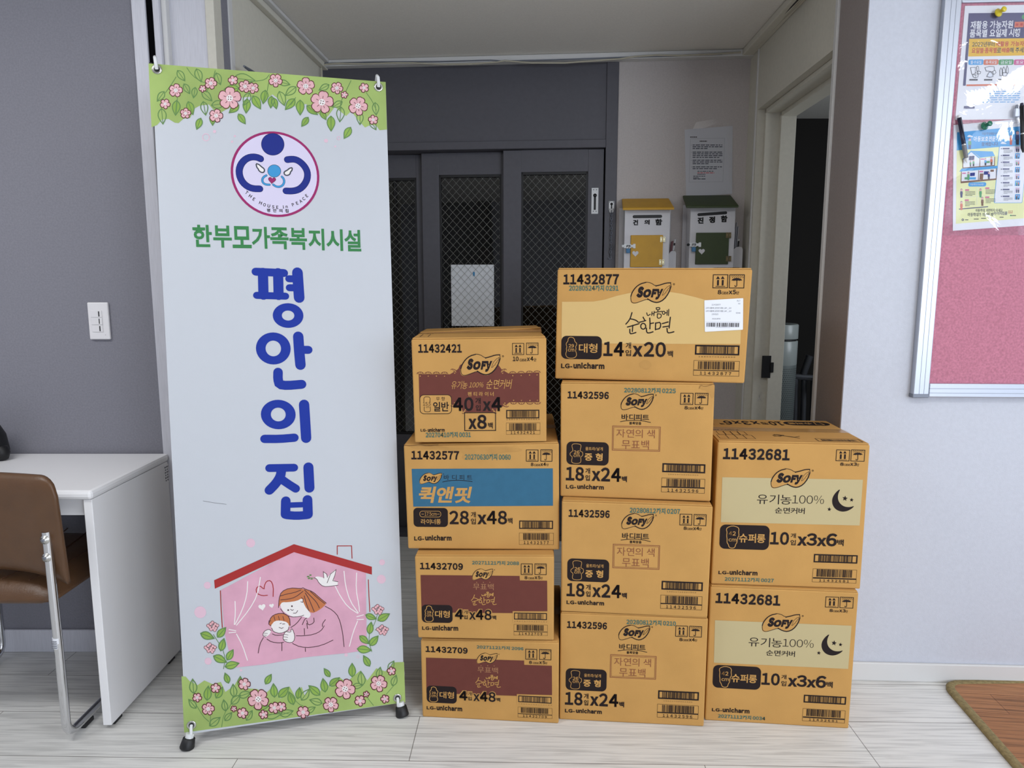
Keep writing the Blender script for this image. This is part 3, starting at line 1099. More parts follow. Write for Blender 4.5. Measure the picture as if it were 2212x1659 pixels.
def design_2877(A):
    I = M['ink']
    A.blob([(960, 1040), (1010, 1020), (1060, 1045), (1075, 1085), (1030, 1125), (970, 1110), (940, 1075)], M['scuff'], 0, 2)
    A.poly([(160, 433), (480, 431), (590, 412), (720, 372), (840, 345), (960, 335), (1270, 335), (1370, 350), (1500, 382), (1620, 415), (1740, 432), (1990, 440), (1974, 862), (1500, 862), (155, 855)], M['pale'], 0)
    A.text('11432877', 175, 152, 738, 258, I, 2, .045)
    A.text('20280524까지 0291', 232, 263, 735, 325, M['teal'], 3, .026)
    logo(A, 855, 230, 1272, 450, M['carton'])
    icons(A, (1695, 155, 1845, 295), (1863, 155, 2012, 296), 7)
    caseline(A, [('8', 1745, 312, 1778, 357), ('case', 1783, 330, 1850, 357), ('x', 1855, 320, 1893, 356), ('5', 1898, 311, 1927, 357), ('단', 1932, 326, 1960, 358)])
    fit_strokes(A, NAE, (0, 0, 1, 1), (0, 0, 1, 1), 9, I, 2)
    fit_strokes(A, SOON, (0, 0, 1, 1), (0, 0, 1, 1), 12, I, 2)
    A.rrect(155, 778, 563, 1020, 55, I, 1)
    A.stroke(PAD29, 6, M['carton'], 3, True, 1)
    A.text('29', 227, 862, 282, 898, M['carton'], 3, .02)
    A.text('cm', 222, 908, 285, 940, M['carton'], 3, .015)
    A.text('대형', 333, 855, 520, 953, M['carton'], 3, .012)
    A.text('14', 583, 838, 788, 988, I, 2, .035)
    A.text('개', 808, 845, 862, 910, I, 2, .015)
    A.text('입', 805, 922, 862, 985, I, 2, .015)
    A.text('x', 878, 880, 980, 990, I, 2, .05)
    A.text('20', 993, 840, 1215, 997, I, 2, .03)
    A.text('백', 1235, 930, 1288, 995, I, 2, .02)
    maker(A, (152, 1060, 265, 1110), (278, 1048, 592, 1118))
    codes(A, (1515, 870, 1962, 978), 15, (1562, 884, 1912, 964), '1 8 8 0 9 7 0 9 2 6 2 9 9 8', (1550, 984, 1920, 1003), (1500, 1028, 1960, 1192), (1545, 1038, 1912, 1125), 1131, '1 1 4 3 2 8 7 7', (1562, 1142, 1880, 1180), 21)


def design_2421(A):
    I, T, B = M['ink'], M['carton'], M['maroon']
    A.text('11432421', 350, 295, 872, 398, I, 2, .045)
    A.poly([(357, 655), (730, 655), (790, 620), (830, 590), (850, 545), (900, 520), (1290, 520), (1320, 560), (1350, 600), (1430, 645), (1797, 632), (1798, 985), (1440, 990), (1390, 1030), (1290, 1062), (1278, 1108), (885, 1108), (872, 1062), (770, 1030), (740, 1000), (365, 985)], B, 0)
    fans = [(375, 650, 0), (470, 650, 0), (568, 650, 0), (665, 650, 0), (775, 618, .5), (1370, 618, -.5), (1480, 645, 0), (1580, 642, 0), (1680, 638, 0), (1770, 635, 0),
            (1490, 988, PI), (1585, 990, PI), (1685, 990, PI), (1775, 988, PI), (1395, 1020, PI + .4), (1260, 1090, PI + .9), (900, 1090, PI - .9), (775, 1015, PI - .4)]
    for fx, fy, an in fans:
        arc = []
        for k in range(9):
            a = PI * k / 8
            x, y = -38 * math.cos(a), -22 * math.sin(a)
            arc.append((fx + x * math.cos(an) - y * math.sin(an), fy + x * math.sin(an) + y * math.cos(an)))
        c0 = (fx - 24 * -math.sin(an) * 1, fy + 24 * math.cos(an))
        A.poly(arc, T, 1)
        A.stroke(arc, 7, B, 2)
        for k in (2, 4, 6):
            A.stroke([c0, arc[k]], 5, B, 2)
        A.disc(c0[0], c0[1] + 2, 7, T, 2, 10)
    logo(A, 855, 410, 1333, 672, T, 3)
    icons(A, (1473, 283, 1615, 423), (1640, 278, 1785, 422), 6)
    caseline(A, [('10', 1480, 443, 1550, 498), ('case', 1562, 470, 1642, 500), ('x', 1648, 455, 1684, 497), ('4', 1690, 443, 1725, 494), ('단', 1732, 463, 1762, 500)])
    A.text('유기농', 745, 735, 940, 830, T, 3, .0, .25)
    A.text('100%', 955, 750, 1130, 812, T, 3, .0, .3)
    A.text('순면커버', 1165, 715, 1475, 828, T, 3, .0, .25)
    A.text('팬 티 라 이 너', 942, 865, 1252, 915, T, 3, .012)
    A.rrect(370, 902, 750, 1125, 48, T, 2)
    A.rframe(370, 902, 750, 1125, 48, 7, I, 3)
    A.stroke([(420, 985), (418, 930), (455, 922), (495, 930), (490, 985)], 6, I, 4, False, 1)
    A.stroke([(424, 1040), (422, 1098), (460, 1106), (500, 1098), (494, 1040)], 6, I, 4, False, 1)
    A.text('15.5', 408, 988, 502, 1028, I, 4, .006)
    A.text('cm', 442, 1038, 482, 1056, I, 4, .006)
    A.text('무 향', 565, 925, 670, 970, I, 4, .006)
    A.text('일반', 528, 985, 718, 1098, I, 4, .02)
    A.text('40', 768, 930, 1012, 1095, I, 4, .035)
    A.text('개', 1032, 935, 1097, 1008, I, 4, .015)
    A.text('입', 1037, 1022, 1095, 1090, I, 4, .015)
    A.text('x', 1120, 978, 1222, 1092, I, 4, .05)
    A.text('4', 1225, 927, 1348, 1095, I, 4, .035)
    A.frame(900, 1110, 1280, 1330, 9, I, 3)
    A.text('x', 950, 1185, 1050, 1308, I, 4, .05)
    A.text('8', 1055, 1137, 1170, 1308, I, 4, .035)
    A.text('백', 1185, 1230, 1242, 1302, I, 4, .02)
    maker(A, (380, 1307, 455, 1340), (465, 1297, 668, 1342))
    A.text('20270410까지 0031', 440, 1345, 980, 1410, M['teal'], 4, .026)
    codes(A, (1402, 1080, 1797, 1180), 12, (1440, 1093, 1757, 1165), '1 8 8 0 9 7 0 9 2 6 0 8 6 4', (1405, 1185, 1800, 1200), (1402, 1235, 1807, 1372), (1440, 1242, 1765, 1322), 1326, '1 1 4 3 2 4 2 1', (1455, 1334, 1745, 1366), 31)


def design_2577(A):
    I, T = M['ink'], M['carton']
    A.blob([(60, 885), (200, 880), (420, 905), (700, 895), (860, 905), (880, 925), (700, 935), (520, 990), (440, 985), (470, 930), (300, 912), (120, 915)], M['scuff'], 0, 2)
    A.stroke([(42, 880), (90, 888), (150, 879), (210, 890), (280, 880)], 5, M['torn'], 1, False, 1)
    A.text('11432577', 92, 922, 428, 985, I, 2, .045)
    A.text('20270630까지 0060', 467, 943, 790, 988, M['teal'], 3, .026)
    icons(A, (898, 913, 985, 997), (1000, 912, 1083, 997), 4)
    caseline(A, [('8', 932, 1005, 950, 1029), ('case', 955, 1014, 998, 1029), ('x', 1000, 1009, 1018, 1028), ('4', 1020, 1004, 1038, 1028), ('단', 1042, 1011, 1058, 1028)])
    A.poly([(95, 1049), (1087, 1045), (1088, 1308), (107, 1314)], M['blue_ink'], 0)
    logo(A, 150, 1076, 308, 1156, T)
    A.text('바 디 피 트', 320, 1090, 520, 1127, I, 2, .0)
    A.stroke([(312, 1141), (360, 1131), (420, 1128), (470, 1131), (520, 1139)], 4, I, 2, False, 1)
    A.text('퀵앤핏', 145, 1172, 520, 1290, T, 2, .03, .18)
    A.rrect(107, 1322, 350, 1457, 28, I, 1)
    A.rframe(152, 1345, 300, 1387, 18, 3, T, 2)
    A.text('17.5cm', 186, 1353, 270, 1378, T, 2, .0)
    A.stroke([(165, 1366), (180, 1366)], 3, T, 2)
    A.stroke([(275, 1366), (290, 1366)], 3, T, 2)
    A.text('라이너롱', 160, 1400, 300, 1438, T, 2, .01)
    A.text('28', 358, 1342, 497, 1440, I, 2, .03)
    A.text('개', 510, 1350, 545, 1390, I, 2, .015)
    A.text('입', 510, 1397, 545, 1438, I, 2, .015)
    A.text('x', 555, 1370, 622, 1438, I, 2, .05)
    A.text('48', 622, 1342, 765, 1440, I, 2, .03)
    A.text('백', 770, 1393, 803, 1435, I, 2, .02)
    maker(A, (113, 1522, 182, 1552), (190, 1513, 375, 1553))
    codes(A, (850, 1412, 1088, 1472), 7, (872, 1420, 1068, 1465), '1 8 8 0 9 7 0 9 2 6 1 6 2 5', (908, 1475, 1030, 1482), (850, 1498, 1092, 1583), (878, 1502, 1062, 1549), 1551, '1 1 4 3 2 5 7 7', (882, 1556, 1058, 1579), 41)


def design_2709(A, date):
    I, T, B = M['ink'], M['carton'], M['maroon']
    A.text('11432709', 112, 186, 498, 253, I, 2, .045)
    A.text(date, 578, 168, 1000, 212, M['teal'], 3, .026)
    icons(A, (1017, 195, 1122, 297), (1140, 195, 1247, 297), 5)
    caseline(A, [('8', 1050, 307, 1075, 335), ('case', 1083, 317, 1135, 336), ('x', 1140, 310, 1165, 335), ('5', 1170, 306, 1192, 335), ('단', 1195, 315, 1212, 336)])
    A.poly([(118, 297), (1005, 306), (1007, 346), (1252, 349), (1254, 621), (942, 620), (942, 637), (128, 631)], B, 0)
    logo(A, 580, 240, 768, 343, T)
    A.text('무표백', 588, 372, 772, 432, M['brownish'], 2, -.004)
    for q in (620, 680, 738):
        A.disc(q, 362, 4, M['brownish'], 2, 10)
    fit_strokes(A, NAE, (1020, 490, 1250, 605), (665, 448, 770, 497), 13, T, 3)
    fit_strokes(A, SOON, (805, 540, 1298, 765), (570, 472, 797, 568), 13, T, 3)
    A.rrect(127, 560, 405, 725, 38, I, 1)
    fit_strokes(A, [PAD29 + PAD29[:1]], (198, 790, 310, 1005), (155, 570, 232, 712), 8, T, 3)
    A.text('29', 174, 617, 213, 640, T, 3, .02)
    A.text('cm', 173, 647, 214, 668, T, 3, .015)
    A.text('대형', 247, 613, 380, 678, T, 3, .012)
    for bold, m, l in ((.11, T, 2), (.035, I, 3)):
        g = 6 if m is T else 0
        A.text('4', 425 - g, 602 - g, 500 + g, 692 + g, m, l, bold)
        A.text('x', 552 - g, 628 - g, 612 + g, 695 + g, m, l, bold)
        A.text('48', 612 - g, 603 - g, 755 + g, 700 + g, m, l, bold)
    A.rect(498, 604, 545, 645, T, 2)
    A.text('개', 503, 610, 540, 645, I, 3, .015)
    A.text('입', 503, 655, 540, 690, I, 3, .015)
    A.text('백', 760, 658, 795, 697, I, 3, .02)
    maker(A, (132, 754, 215, 787), (222, 743, 455, 795))
    codes(A, (955, 632, 1250, 700), 8, (985, 641, 1222, 692), '1 8 8 0 9 7 0 9 2 6 0 1 8 3', (957, 706, 1252, 719), (953, 737, 1255, 840), (980, 742, 1222, 797), 803, '1 1 4 3 2 7 0 9', (997, 809, 1208, 835), 51, True)


M['scuff'] = mat('carton_scuff', 'bd9054', 0.9, noise=0.06, nscale=30, spec=0.1)
M['torn'] = mat('torn_carton_edge', '8f6a40', 0.9, spec=0.1)
M['brownish'] = mat('tan_brown_ink', 'b07f57', 0.8)


def star(A, x, y, r, m, lay):
    A.poly([(x + (r if k % 2 == 0 else r * .45) * math.sin(PI * k / 5 + .15), y - (r if k % 2 == 0 else r * .45) * math.cos(PI * k / 5 + .15)) for k in range(10)], m, lay)


def design_2681(A, date):
    I, T = M['ink'], M['carton']
    A.text('11432681', 213, 354, 790, 465, I, 2, .045)
    A.poly([(203, 610), (1432, 632), (1403, 1032), (190, 1003)], M['panel_grey'], 0)
    logo(A, 625, 533, 972, 706, T)
    icons(A, (1200, 368, 1313, 471), (1330, 368, 1445, 473), 5)
    caseline(A, [('8', 1235, 481, 1262, 510), ('case', 1266, 492, 1318, 511), ('x', 1322, 485, 1348, 510), ('3', 1352, 481, 1377, 511), ('단', 1381, 490, 1398, 514)])
    A.text('유기농', 508, 757, 805, 850, I, 2, .0)
    A.text('100%', 815, 765, 1090, 845, I, 2, -.008)
    A.text('순면커버', 665, 872, 922, 932, I, 2, .012)
    A.blob([(1238, 708), (1195, 740), (1163, 790), (1162, 845), (1190, 890), (1240, 912), (1290, 908), (1335, 885), (1360, 858), (1320, 872), (1270, 868), (1230, 840), (1212, 800), (1215, 755)], I, 1, 2)
    star(A, 1275, 795, 25, I, 2)
    star(A, 1333, 808, 19, I, 2)
    star(A, 1138, 890, 19, I, 2)
    A.rrect(185, 1022, 608, 1247, 50, I, 1)
    A.stroke(PAD42, 6, T, 2, True, 1)
    A.text('42', 260, 1082, 320, 1120, T, 3, .02)
    A.text('cm', 258, 1145, 325, 1172, T, 3, .015)
    A.text('슈퍼롱', 350, 1100, 577, 1186, T, 3, .02)
    A.text('10', 625, 1085, 783, 1203, I, 2, .035)
    A.text('개', 802, 1099, 845, 1142, I, 2, .015)
    A.text('입', 800, 1157, 843, 1205, I, 2, .015)
    A.text('x', 860, 1127, 942, 1209, I, 2, .05)
    A.text('3', 942, 1098, 1028, 1210, I, 2, .035)
    A.text('x', 1030, 1137, 1112, 1213, I, 2, .05)
    A.text('6', 1115, 1099, 1202, 1216, I, 2, .035)
    A.text('백', 1208, 1153, 1262, 1212, I, 2, .02)
    maker(A, (170, 1427, 260, 1460), (268, 1418, 510, 1470))
    A.text(date, 225, 1480, 652, 1532, M['teal'], 3, .026)
    codes(A, (1005, 1280, 1382, 1365), 11, (1045, 1291, 1342, 1356), '1 8 8 0 9 7 0 9 2 6 0 8 0 2', (1008, 1369, 1380, 1381), (995, 1408, 1372, 1538), (1030, 1413, 1337, 1488), 1494, '1 1 4 3 2 6 8 1', (1050, 1501, 1310, 1530), 61)


def face_frame(TL, TR, BR, BL, z):
    bl, br = on_z(*BL, z), on_z(*BR, z)
    u = (br - bl).normalized()
    n = Vector((u.y, -u.x, 0))
    tl, tr = on_plane(*TL, bl, n), on_plane(*TR, bl, n)
    return bl, br, tl, tr, u, n


TOPS = {}


def carton(label, px, z, depth, design, sheet, group, seam=0.5, tape=True, lift=0.0, topart=None):
    TL, TR, BR, BL = px
    bl, br, tl, tr, u, n = face_frame(TL, TR, BR, BL, z)
    th = 0.0035
    ctr = (bl + br) / 2 - n * (depth / 2)
    root = thing('carton', label, 'cardboard box', (ctr.x, ctr.y, z), group)
    mb = MB()
    back = -n * depth
    zt = (tl.z + tr.z) / 2

    def top(p, dz=0.0):
        return Vector((p.x, p.y, p.z - th + dz))
    mb.hexa([bl, br, br + back, bl + back, top(tl), top(tr), top(tr) + back, top(tl) + back], M['carton'], 0.004)
    face = [((p - bl).dot(u), p.z - z) for p in (tl, tr, br, bl)]
    ox, oy, sc = sheet
    quad = [((p[0] - ox) / sc, (p[1] - oy) / sc) for p in (TL, TR, BR, BL)]
    if len(sheet) > 3 if False else False:
        pass
    A = Art(mb, quad, face, bl, u, Vector((0, 0, 1)), n)
    design(A)
    mb.build('carton_body', root)
    # two closing flaps with the seam between them
    W = (tr - tl)
    e = u * 0.003
    for k, (d0, d1) in enumerate(((0.002, depth * seam - .0012), (depth * seam + .0012, depth - .002))):
        f = MB()
        a, b = -n * d0, -n * d1
        la = lift if k == 1 else 0.0
        up = Vector((0, 0, th))
        c = [top(tl) + a + e, top(tr) + a - e, top(tr) + b - e, top(tl) + b + e]
        dz = [0.0002, 0.0002, 0.0002, 0.0002] if k == 0 else [0.0002 + la * .25, 0.0002 + la, 0.0002 + la * .6, 0.0002]
        cb = [p + Vector((0, 0, q)) for p, q in zip(c, dz)]
        f.hexa(cb + [p + up for p in cb], M['carton'], 0.001)
        if topart:
            o_ = top(tl) + up + Vector((0, 0, 0.0004))
            topart(f, k, o_, u, -n, W.length, depth)
        f.build('flap', root)
    if tape:
        t = MB()
        zz = Vector((0, 0, th + 0.0009))
        a, b = -n * (depth * seam - .026), -n * (depth * seam + .026)
        l1 = lift
        c = [top(tl) + a, top(tr) + a, top(tr) + b + Vector((0, 0, l1)), top(tl) + b]
        t.add([p + zz for p in c], [(0, 1, 2, 3)], M['film'] if tape == 'clear' else M['tape'])
        # tails folded down the ends
        for s_, p in ((-1, tl), (1, tr)):
            q = top(p)
            off = u * (s_ * .0012)
            t.add([q + a + zz, q + b + zz, q + b + off - Vector((0, 0, .05)), q + a + off - Vector((0, 0, .05))], [(0, 1, 2, 3)], M['film'] if tape == 'clear' else M['tape'])
        t.build('packing_tape', root)
    return root, (bl, br, tl, tr, u, n)


def quad_sheet(ox, oy, sc):
    return (ox, oy, sc)


def std_sheet(crop_quad, px):
    """art measured on another box of the same kind: returns (sheet offsets) via its own corner quad"""
    return crop_quad


def carton_q(label, px, z, depth, design, quad, group, **kw):
    """the same, with the artwork sheet's own corners TL TR BR BL"""
    sc_px = px
    h = homography(quad, px)

    class A2(Art):
        pass

    def des(A):
        H1 = A.H
        t = object.__new__(Art)
        t.__dict__.update(A.__dict__)
        t.H = lambda x, y: H1(*h(x, y))
        cx, cy = sum(q[0] for q in quad) / 4, sum(q[1] for q in quad) / 4
        a, b, c = t.H(cx, cy), t.H(cx + 10, cy), t.H(cx, cy + 10)
        t.k = (math.dist(a, b) + math.dist(a, c)) / 20.0
        design(t)
    return carton(label, px, z, depth, des, (0, 0, 1.0), group, **kw)


def top_print(kind):
    def f(mb, k, o, u, back, W, D):
        # face metres: x along u, y towards the back
        A = Art(mb, [(0, 0), (100, 0), (100, 100), (0, 100)], [(0, 0), (W, 0), (W, D), (0, D)], o, u, back, (0, 0, 1), 0.0, 0.0002)
        I = M['ink']
        if k == 1:
            if kind == 'ten':
                A.rrect(63, 74, 97, 92, 8, I, 0)
                A.text('슈퍼롱', 84, 79, 66, 87, M['carton'], 1, .02)
                A.stroke([(88, 76), (92, 78), (91, 90), (87, 90), (86, 78)], .7, M['carton'], 1, True)
                A.text('10', 62, 72, 52, 91, I, 1, .03)
                A.text('개입', 51, 74, 46, 86, I, 1, .015)
                A.text('x3x6', 45, 72, 18, 91, I, 1, .03)
                A.text('백', 17, 72, 14, 79, I, 1, .02)
                A.bars(2, 78, 9, 92, I, 7, 1)
                A.text('1 1 4 3 2 6 8 1', 9, 70, 1, 75, I, 1)
            elif kind == 'forty':
                A.text('40', 70, 58, 58, 86, I, 1, .03)
                A.text('개입', 57, 62, 53, 84, I, 1, .015)
                A.text('x4', 52, 58, 40, 86, I, 1, .03)
                A.text('x8', 58, 88, 48, 96, I, 1, .03)
                A.text('unicharm', 15, 84, 5, 92, I, 1, .02)
                A.frame(72, 60, 95, 90, .5, I, 1)
                A.bars(76, 64, 92, 84, I, 9, 1)
            elif kind == 'four':
                A.bars(80, 60, 92, 90, I, 9, 1)
        else:
            if kind == 'ten':
                for q in range(4):
                    A.frame(3 + q * 6, 10, 9.4 + q * 6, 25, .35, I, 1)
                    A.frame(5 + q * 5, 26, 10 + q * 5, 40, .35, I, 1)
                A.text('8 case x 3단', 22, 44, 4, 48, I, 1, .02)
                A.stroke([(42, 22), (48, 25), (56, 20), (60, 24)], .6, I, 1)
                A.stroke([(44, 30), (52, 22), (58, 16)], .9, I, 1)
                A.stroke([(42, 26), (46, 30), (50, 27), (46, 22), (42, 26)], .6, I, 1)
                A.frame(68, 5, 97, 16, .5, I, 1)
                A.bars(71, 7, 94, 13, I, 5, 1)
            elif kind == 'forty':
                for q in range(3):
                    A.stroke([(5 + q * 6, 12), (5 + q * 6, 34)], .6, I, 1)
                    A.stroke([(5 + q * 6, 12), (9 + q * 6, 12)], .6, I, 1)
                A.text('10 case x 4단', 17, 36, 7, 41, I, 1)
                A.stroke([(45, 18), (52, 24), (60, 20)], .6, I, 1)
                A.stroke([(47, 27), (58, 17)], .8, I, 1)
                A.frame(70, 8, 97, 18, .5, I, 1)
                A.text('1 8 8 0 9 7 0 9 2 6 0 8', 73, 10, 94, 16, I, 1)
            elif kind == 'four':
                A.text('4', 3, 14, 11, 40, I, 1, .03)
                A.text('개입', 12, 16, 16, 38, I, 1, .02)
                A.text('x48', 18, 14, 35, 40, I, 1, .03)
                A.text('백', 36, 16, 39, 28, I, 1, .02)
                A.bars(82, 10, 96, 38, I, 8, 1)
    return f


G_L, G_M, G_R = 'cartons in the left stack', 'cartons in the middle stack', 'cartons in the right stack'
Q2596 = [(118, 140), (1960, 155), (1908, 1568), (112, 1505)]
Q2709 = [(65, 120), (1315, 122), (1312, 885), (95, 858)]
Q2681 = [(165, 292), (1498, 318), (1410, 1590), (105, 1545)]
Q2877 = [(115, 90), (2098, 90), (2015, 1262), (90, 1215)]
Q2421 = [(267, 224.5), (1882, 204), (1884, 1462), (311.4, 1472.3)]
Q2577 = [(38, 878), (1130, 862), (1133, 1620), (70, 1610)]
# left stack, from the floor up
P = [(908.5, 1380), (1207.5, 1385.8), (1206.7, 1563.5), (912.6, 1548.6)]
r, g = carton_q('maroon-panelled carton stamped 2096 standing on the floor, bottom of the left stack', P, 0.0, .38, lambda A: design_2709(A, '20271121까지 2096'), Q2709, G_L)
z = max(g[2].z, g[3].z) + .001
P = [(895.7, 1199), (1197, 1199.4), (1196.4, 1384), (903, 1378)]
r, g = carton_q('maroon-panelled carton stamped 2088, second from the floor in the left stack', P, z, .38, lambda A: design_2709(A, '20271121까지 2088'), Q2709, G_L, topart=top_print('four'))
z = max(g[2].z, g[3].z) + .001
P = [(871.7, 960), (1207.4, 955.5), (1208.3, 1188), (881.5, 1185.5)]
r, g = carton_q('wide carton with a bright blue printed band, third from the floor in the left stack', P, z, .44, design_2577, Q2577, G_L, topart=top_print('four'))
z = max(g[2].z, g[3].z) + .001
P = [(888.3, 730.6), (1180.4, 726.9), (1180.7, 954.4), (896.3, 956.2)]
r, g = carton_q('carton with a maroon lace-edged band on top of the left stack', P, z, .42, design_2421, Q2421, G_L, lift=.012, topart=top_print('forty'))
# middle stack
P = [(1210.6, 1322.4), (1530, 1334), (1520.4, 1570), (1208.4, 1554.3)]
r, g = carton_q('plain brown carton stamped 0210 on the floor, bottom of the middle stack', P, 0.0, .34, lambda A: design_2596(A, '20280812까지 0210', 60), Q2596, G_M)
z = max(g[2].z, g[3].z) + .001
P = [(1213.7, 1080.3), (1540.5, 1091.8), (1528.4, 1334.9), (1211.5, 1321)]
r, g = carton_q('plain brown carton stamped 0207, second from the floor in the middle stack', P, z, .34, lambda A: design_2596(A, '20280812까지 0207', 60), Q2596, G_M)
z = max(g[2].z, g[3].z) + .001
P = [(1211.3, 825.3), (1544.5, 828), (1535, 1083.6), (1210.3, 1072.2)]
r, g = carton_q('plain brown carton stamped 0225 under the wide carton with the white label', P, z, .34, lambda A: design_2596(A, '20280812까지 0225'), Q2596, G_M)
z = max(g[2].z, g[3].z) + .001
P = [(1204.4, 579), (1625.8, 579), (1608, 828), (1199, 818)]
r, g = carton_q('widest carton with a white shipping label, on top of the middle stack', P, z, .36, design_2877, Q2877, G_M, topart=top_print('four'))
# its shipping label
lb = MB()
bl, br, tl, tr, u, n = g
A = Art(lb, Q2877, [((p - bl).dot(u), p.z - z) for p in (tl, tr, br, bl)], bl, u, (0, 0, 1), n, 0.0016)
A.poly([(1612, 418), (1998, 396), (2002, 402), (1999, 712), (1994, 717), (1618, 738), (1612, 732), (1607, 424)], M['p_white'], 0)
G_ = M['grey_ink']
A.text('PLT', 1940, 416, 1972, 432, G_, 1)
A.text('40', 1950, 446, 1972, 458, G_, 1)
A.text('11432877', 1682, 455, 1772, 470, G_, 1)
A.text('소피 내몸에 순한면 대형 14P_GY', 1620, 487, 1882, 507, G_, 1)
A.text('소피 내몸에 순한면 대형 14P_GY', 1620, 518, 1882, 538, G_, 1)
A.text('250525', 1682, 552, 1748, 567, G_, 1)
A.text('0008', 1928, 540, 1972, 553, G_, 1)
A.text('A02187D', 1685, 598, 1770, 613, G_, 1)
A.rect(1620, 636, 1972, 638, G_, 1)
A.bars(1632, 645, 1960, 690, M['ink'], 77, 1)
A.rect(1722, 694, 1870, 697, G_, 1)
lo = lb.build('shipping_label', r)
lo['label'] = 'white printed shipping label'
# right stack
P = [(1534.8, 1264.9), (1855.5, 1278), (1833.4, 1574.4), (1522.8, 1556)]
r, g = carton_q('tall carton with moon and stars stamped 0034, on the floor at the right', P, 0.0, .32, lambda A: design_2681(A, '20271112까지 0034'), Q2681, G_R)
z = max(g[2].z, g[3].z) + .001
P = [(1550.8, 952.2), (1880.2, 958.6), (1858.5, 1273), (1536, 1261.8)]
r, g = carton_q('tall carton with moon and stars stamped 0027, upper box of the right stack', P, z, .325, lambda A: design_2681(A, '20271112까지 0027'), Q2681, G_R, tape='clear', topart=top_print('ten'))

# ------------------------------------------------------------------ the banner on its stand
BAN_O = Vector((-0.9010, 1.7656, 0.0319))
byaw, blean = 0.2539, 0.0773
bu = Vector((math.cos(byaw), math.sin(byaw), 0))
b_n0 = Vector((-math.sin(byaw), math.cos(byaw), 0))
bv = (Vector((0, 0, 1)) * math.cos(blean) + b_n0 * math.sin(blean)).normalized()
bn = bu.cross(bv).normalized()
if bn.y > 0:
    bn = -bn


def bp_(s_, t_, d=0.0):
    return BAN_O + bu * s_ + bv * t_ + bn * d


ban = thing('banner_stand', 'tall white printed banner with blue lettering hung on a tripod stand', 'banner', (-0.62, 1.86, 0))
BQ = [(328, 145), (833, 173), (869, 1514.5), (403.5, 1591)]
BF = [(0, 1.8), (.6, 1.8), (.6, 0), (0, 0)]
mb = MB()
mb.box(0, 0, -.0012, .6, 1.8, 0, M['banner'], fr=lambda a, b, c: bp_(a, b, c))
A0 = Art(mb, BQ, BF, BAN_O, bu, bv, bn, 0.0004, 0.00008)
A1 = A0.sub(300, 120, .27125)       # top part
A2 = A0.sub(350, 550, .3616)        # middle
A3 = A0.sub(350, 1130, .31884)      # bottom
A4 = A0.sub(500, 260, .13863)       # emblem
A1.poly([(80, 75), (105, 590), (150, 570), (190, 525), (240, 520), (290, 550), (320, 552), (360, 515), (410, 510), (450, 430), (490, 408), (560, 398), (600, 445), (640, 472), (690, 440), (720, 425), (800, 340), (880, 330), (960, 350), (1000, 358), (1065, 308), (1120, 350), (1160, 400), (1185, 345), (1250, 405), (1330, 380), (1400, 432), (1480, 502), (1510, 470), (1560, 400), (1610, 440), (1650, 472), (1690, 432), (1740, 495), (1800, 562), (1845, 540), (1890, 545), (1915, 582), (1974, 575), (1965, 192)], M['lime'], 0)
A3.poly([(137, 1055), (165, 1056), (190, 1085), (245, 1112), (290, 1080), (345, 1104), (400, 1088), (430, 1155), (490, 1112), (520, 1060), (560, 1128), (640, 1132), (700, 1160), (760, 1102), (800, 1195), (860, 1112), (900, 1185), (940, 1112), (960, 1172), (1000, 1100), (1060, 1155), (1090, 1062), (1130, 1112), (1190, 1042), (1240, 1080), (1280, 1040), (1330, 1000), (1380, 1062), (1440, 980), (1500, 1000), (1560, 938), (1625, 935), (1633, 1205), (155, 1432)], M['lime'], 0)


def leaf_print(A, x, y, L, ang, fill=True, lay=1, wd=.26):
    a = math.radians(ang)
    ca, sa = math.cos(a), math.sin(a)

    def f(p, q):
        return (x + L * (p * ca - q * sa), y + L * (p * sa + q * ca))
    out = [f(-.5, 0)] + [f(-.5 + t, -wd * math.sin(PI * t ** .8)) for t in (.15, .3, .45, .6, .75, .9)] + [f(.5, 0)] + [f(-.5 + t, wd * math.sin(PI * t ** .8)) for t in (.9, .75, .6, .45, .3, .15)]
    if fill:
        A.poly(out, M['leaf'], lay)
    A.stroke(out, 7, M['leafline'], lay + 1, True)
    A.stroke([f(-.5, 0), f(.4, 0)], 5, M['leafline'], lay + 1)


def flower(A, x, y, r, lay=4, rot=0.0, sq=1.0):
    rnd = random.Random(int(x * 7 + y))
    for big, m, l in ((1.0, 'petalline', lay), (.90, 'petal', lay + 1)):
        off = 0 if big == 1 else 0
        for k in range(5):
            a = rot + 2 * PI * k / 5 - PI / 2
            pts = []
            w_ = .44 + .05 * math.sin(k * 2.3 + rot)
            tip = .99 if big == 1 else .99 - 6.0 / r
            ww = w_ if big == 1 else w_ - 5.5 / r
            for t, q in ((.12, .14), (.45, .8), (.72, 1.0), (.92, .72), (1.0, .25), (.95, 0), (1.0, -.25), (.92, -.72), (.72, -1.0), (.45, -.8), (.12, -.14)):
                px_, py_ = t * tip, q * ww
                pts.append((x + r * (px_ * math.cos(a) - py_ * math.sin(a)), y + sq * r * (px_ * math.sin(a) + py_ * math.cos(a))))
            A.blob(pts, M[m], l, 1)
    A.disc(x, y, r * .27, M['cream'], lay + 2, 14)
    for k in range(4):
        a = rot + PI / 4 + k * PI / 2
        A.disc(x + r * .14 * math.cos(a), y + r * .14 * math.sin(a), max(2.0, r * .05), M['petalline'], lay + 3, 8)
    if r > 45:
        for k in range(5):
            a = rot + 2 * PI * k / 5 - PI / 2
            A.stroke([(x + r * .34 * math.cos(a), y + r * .34 * math.sin(a)), (x + r * .52 * math.cos(a), y + r * .52 * math.sin(a))], 4, M['petalline'], lay + 3)


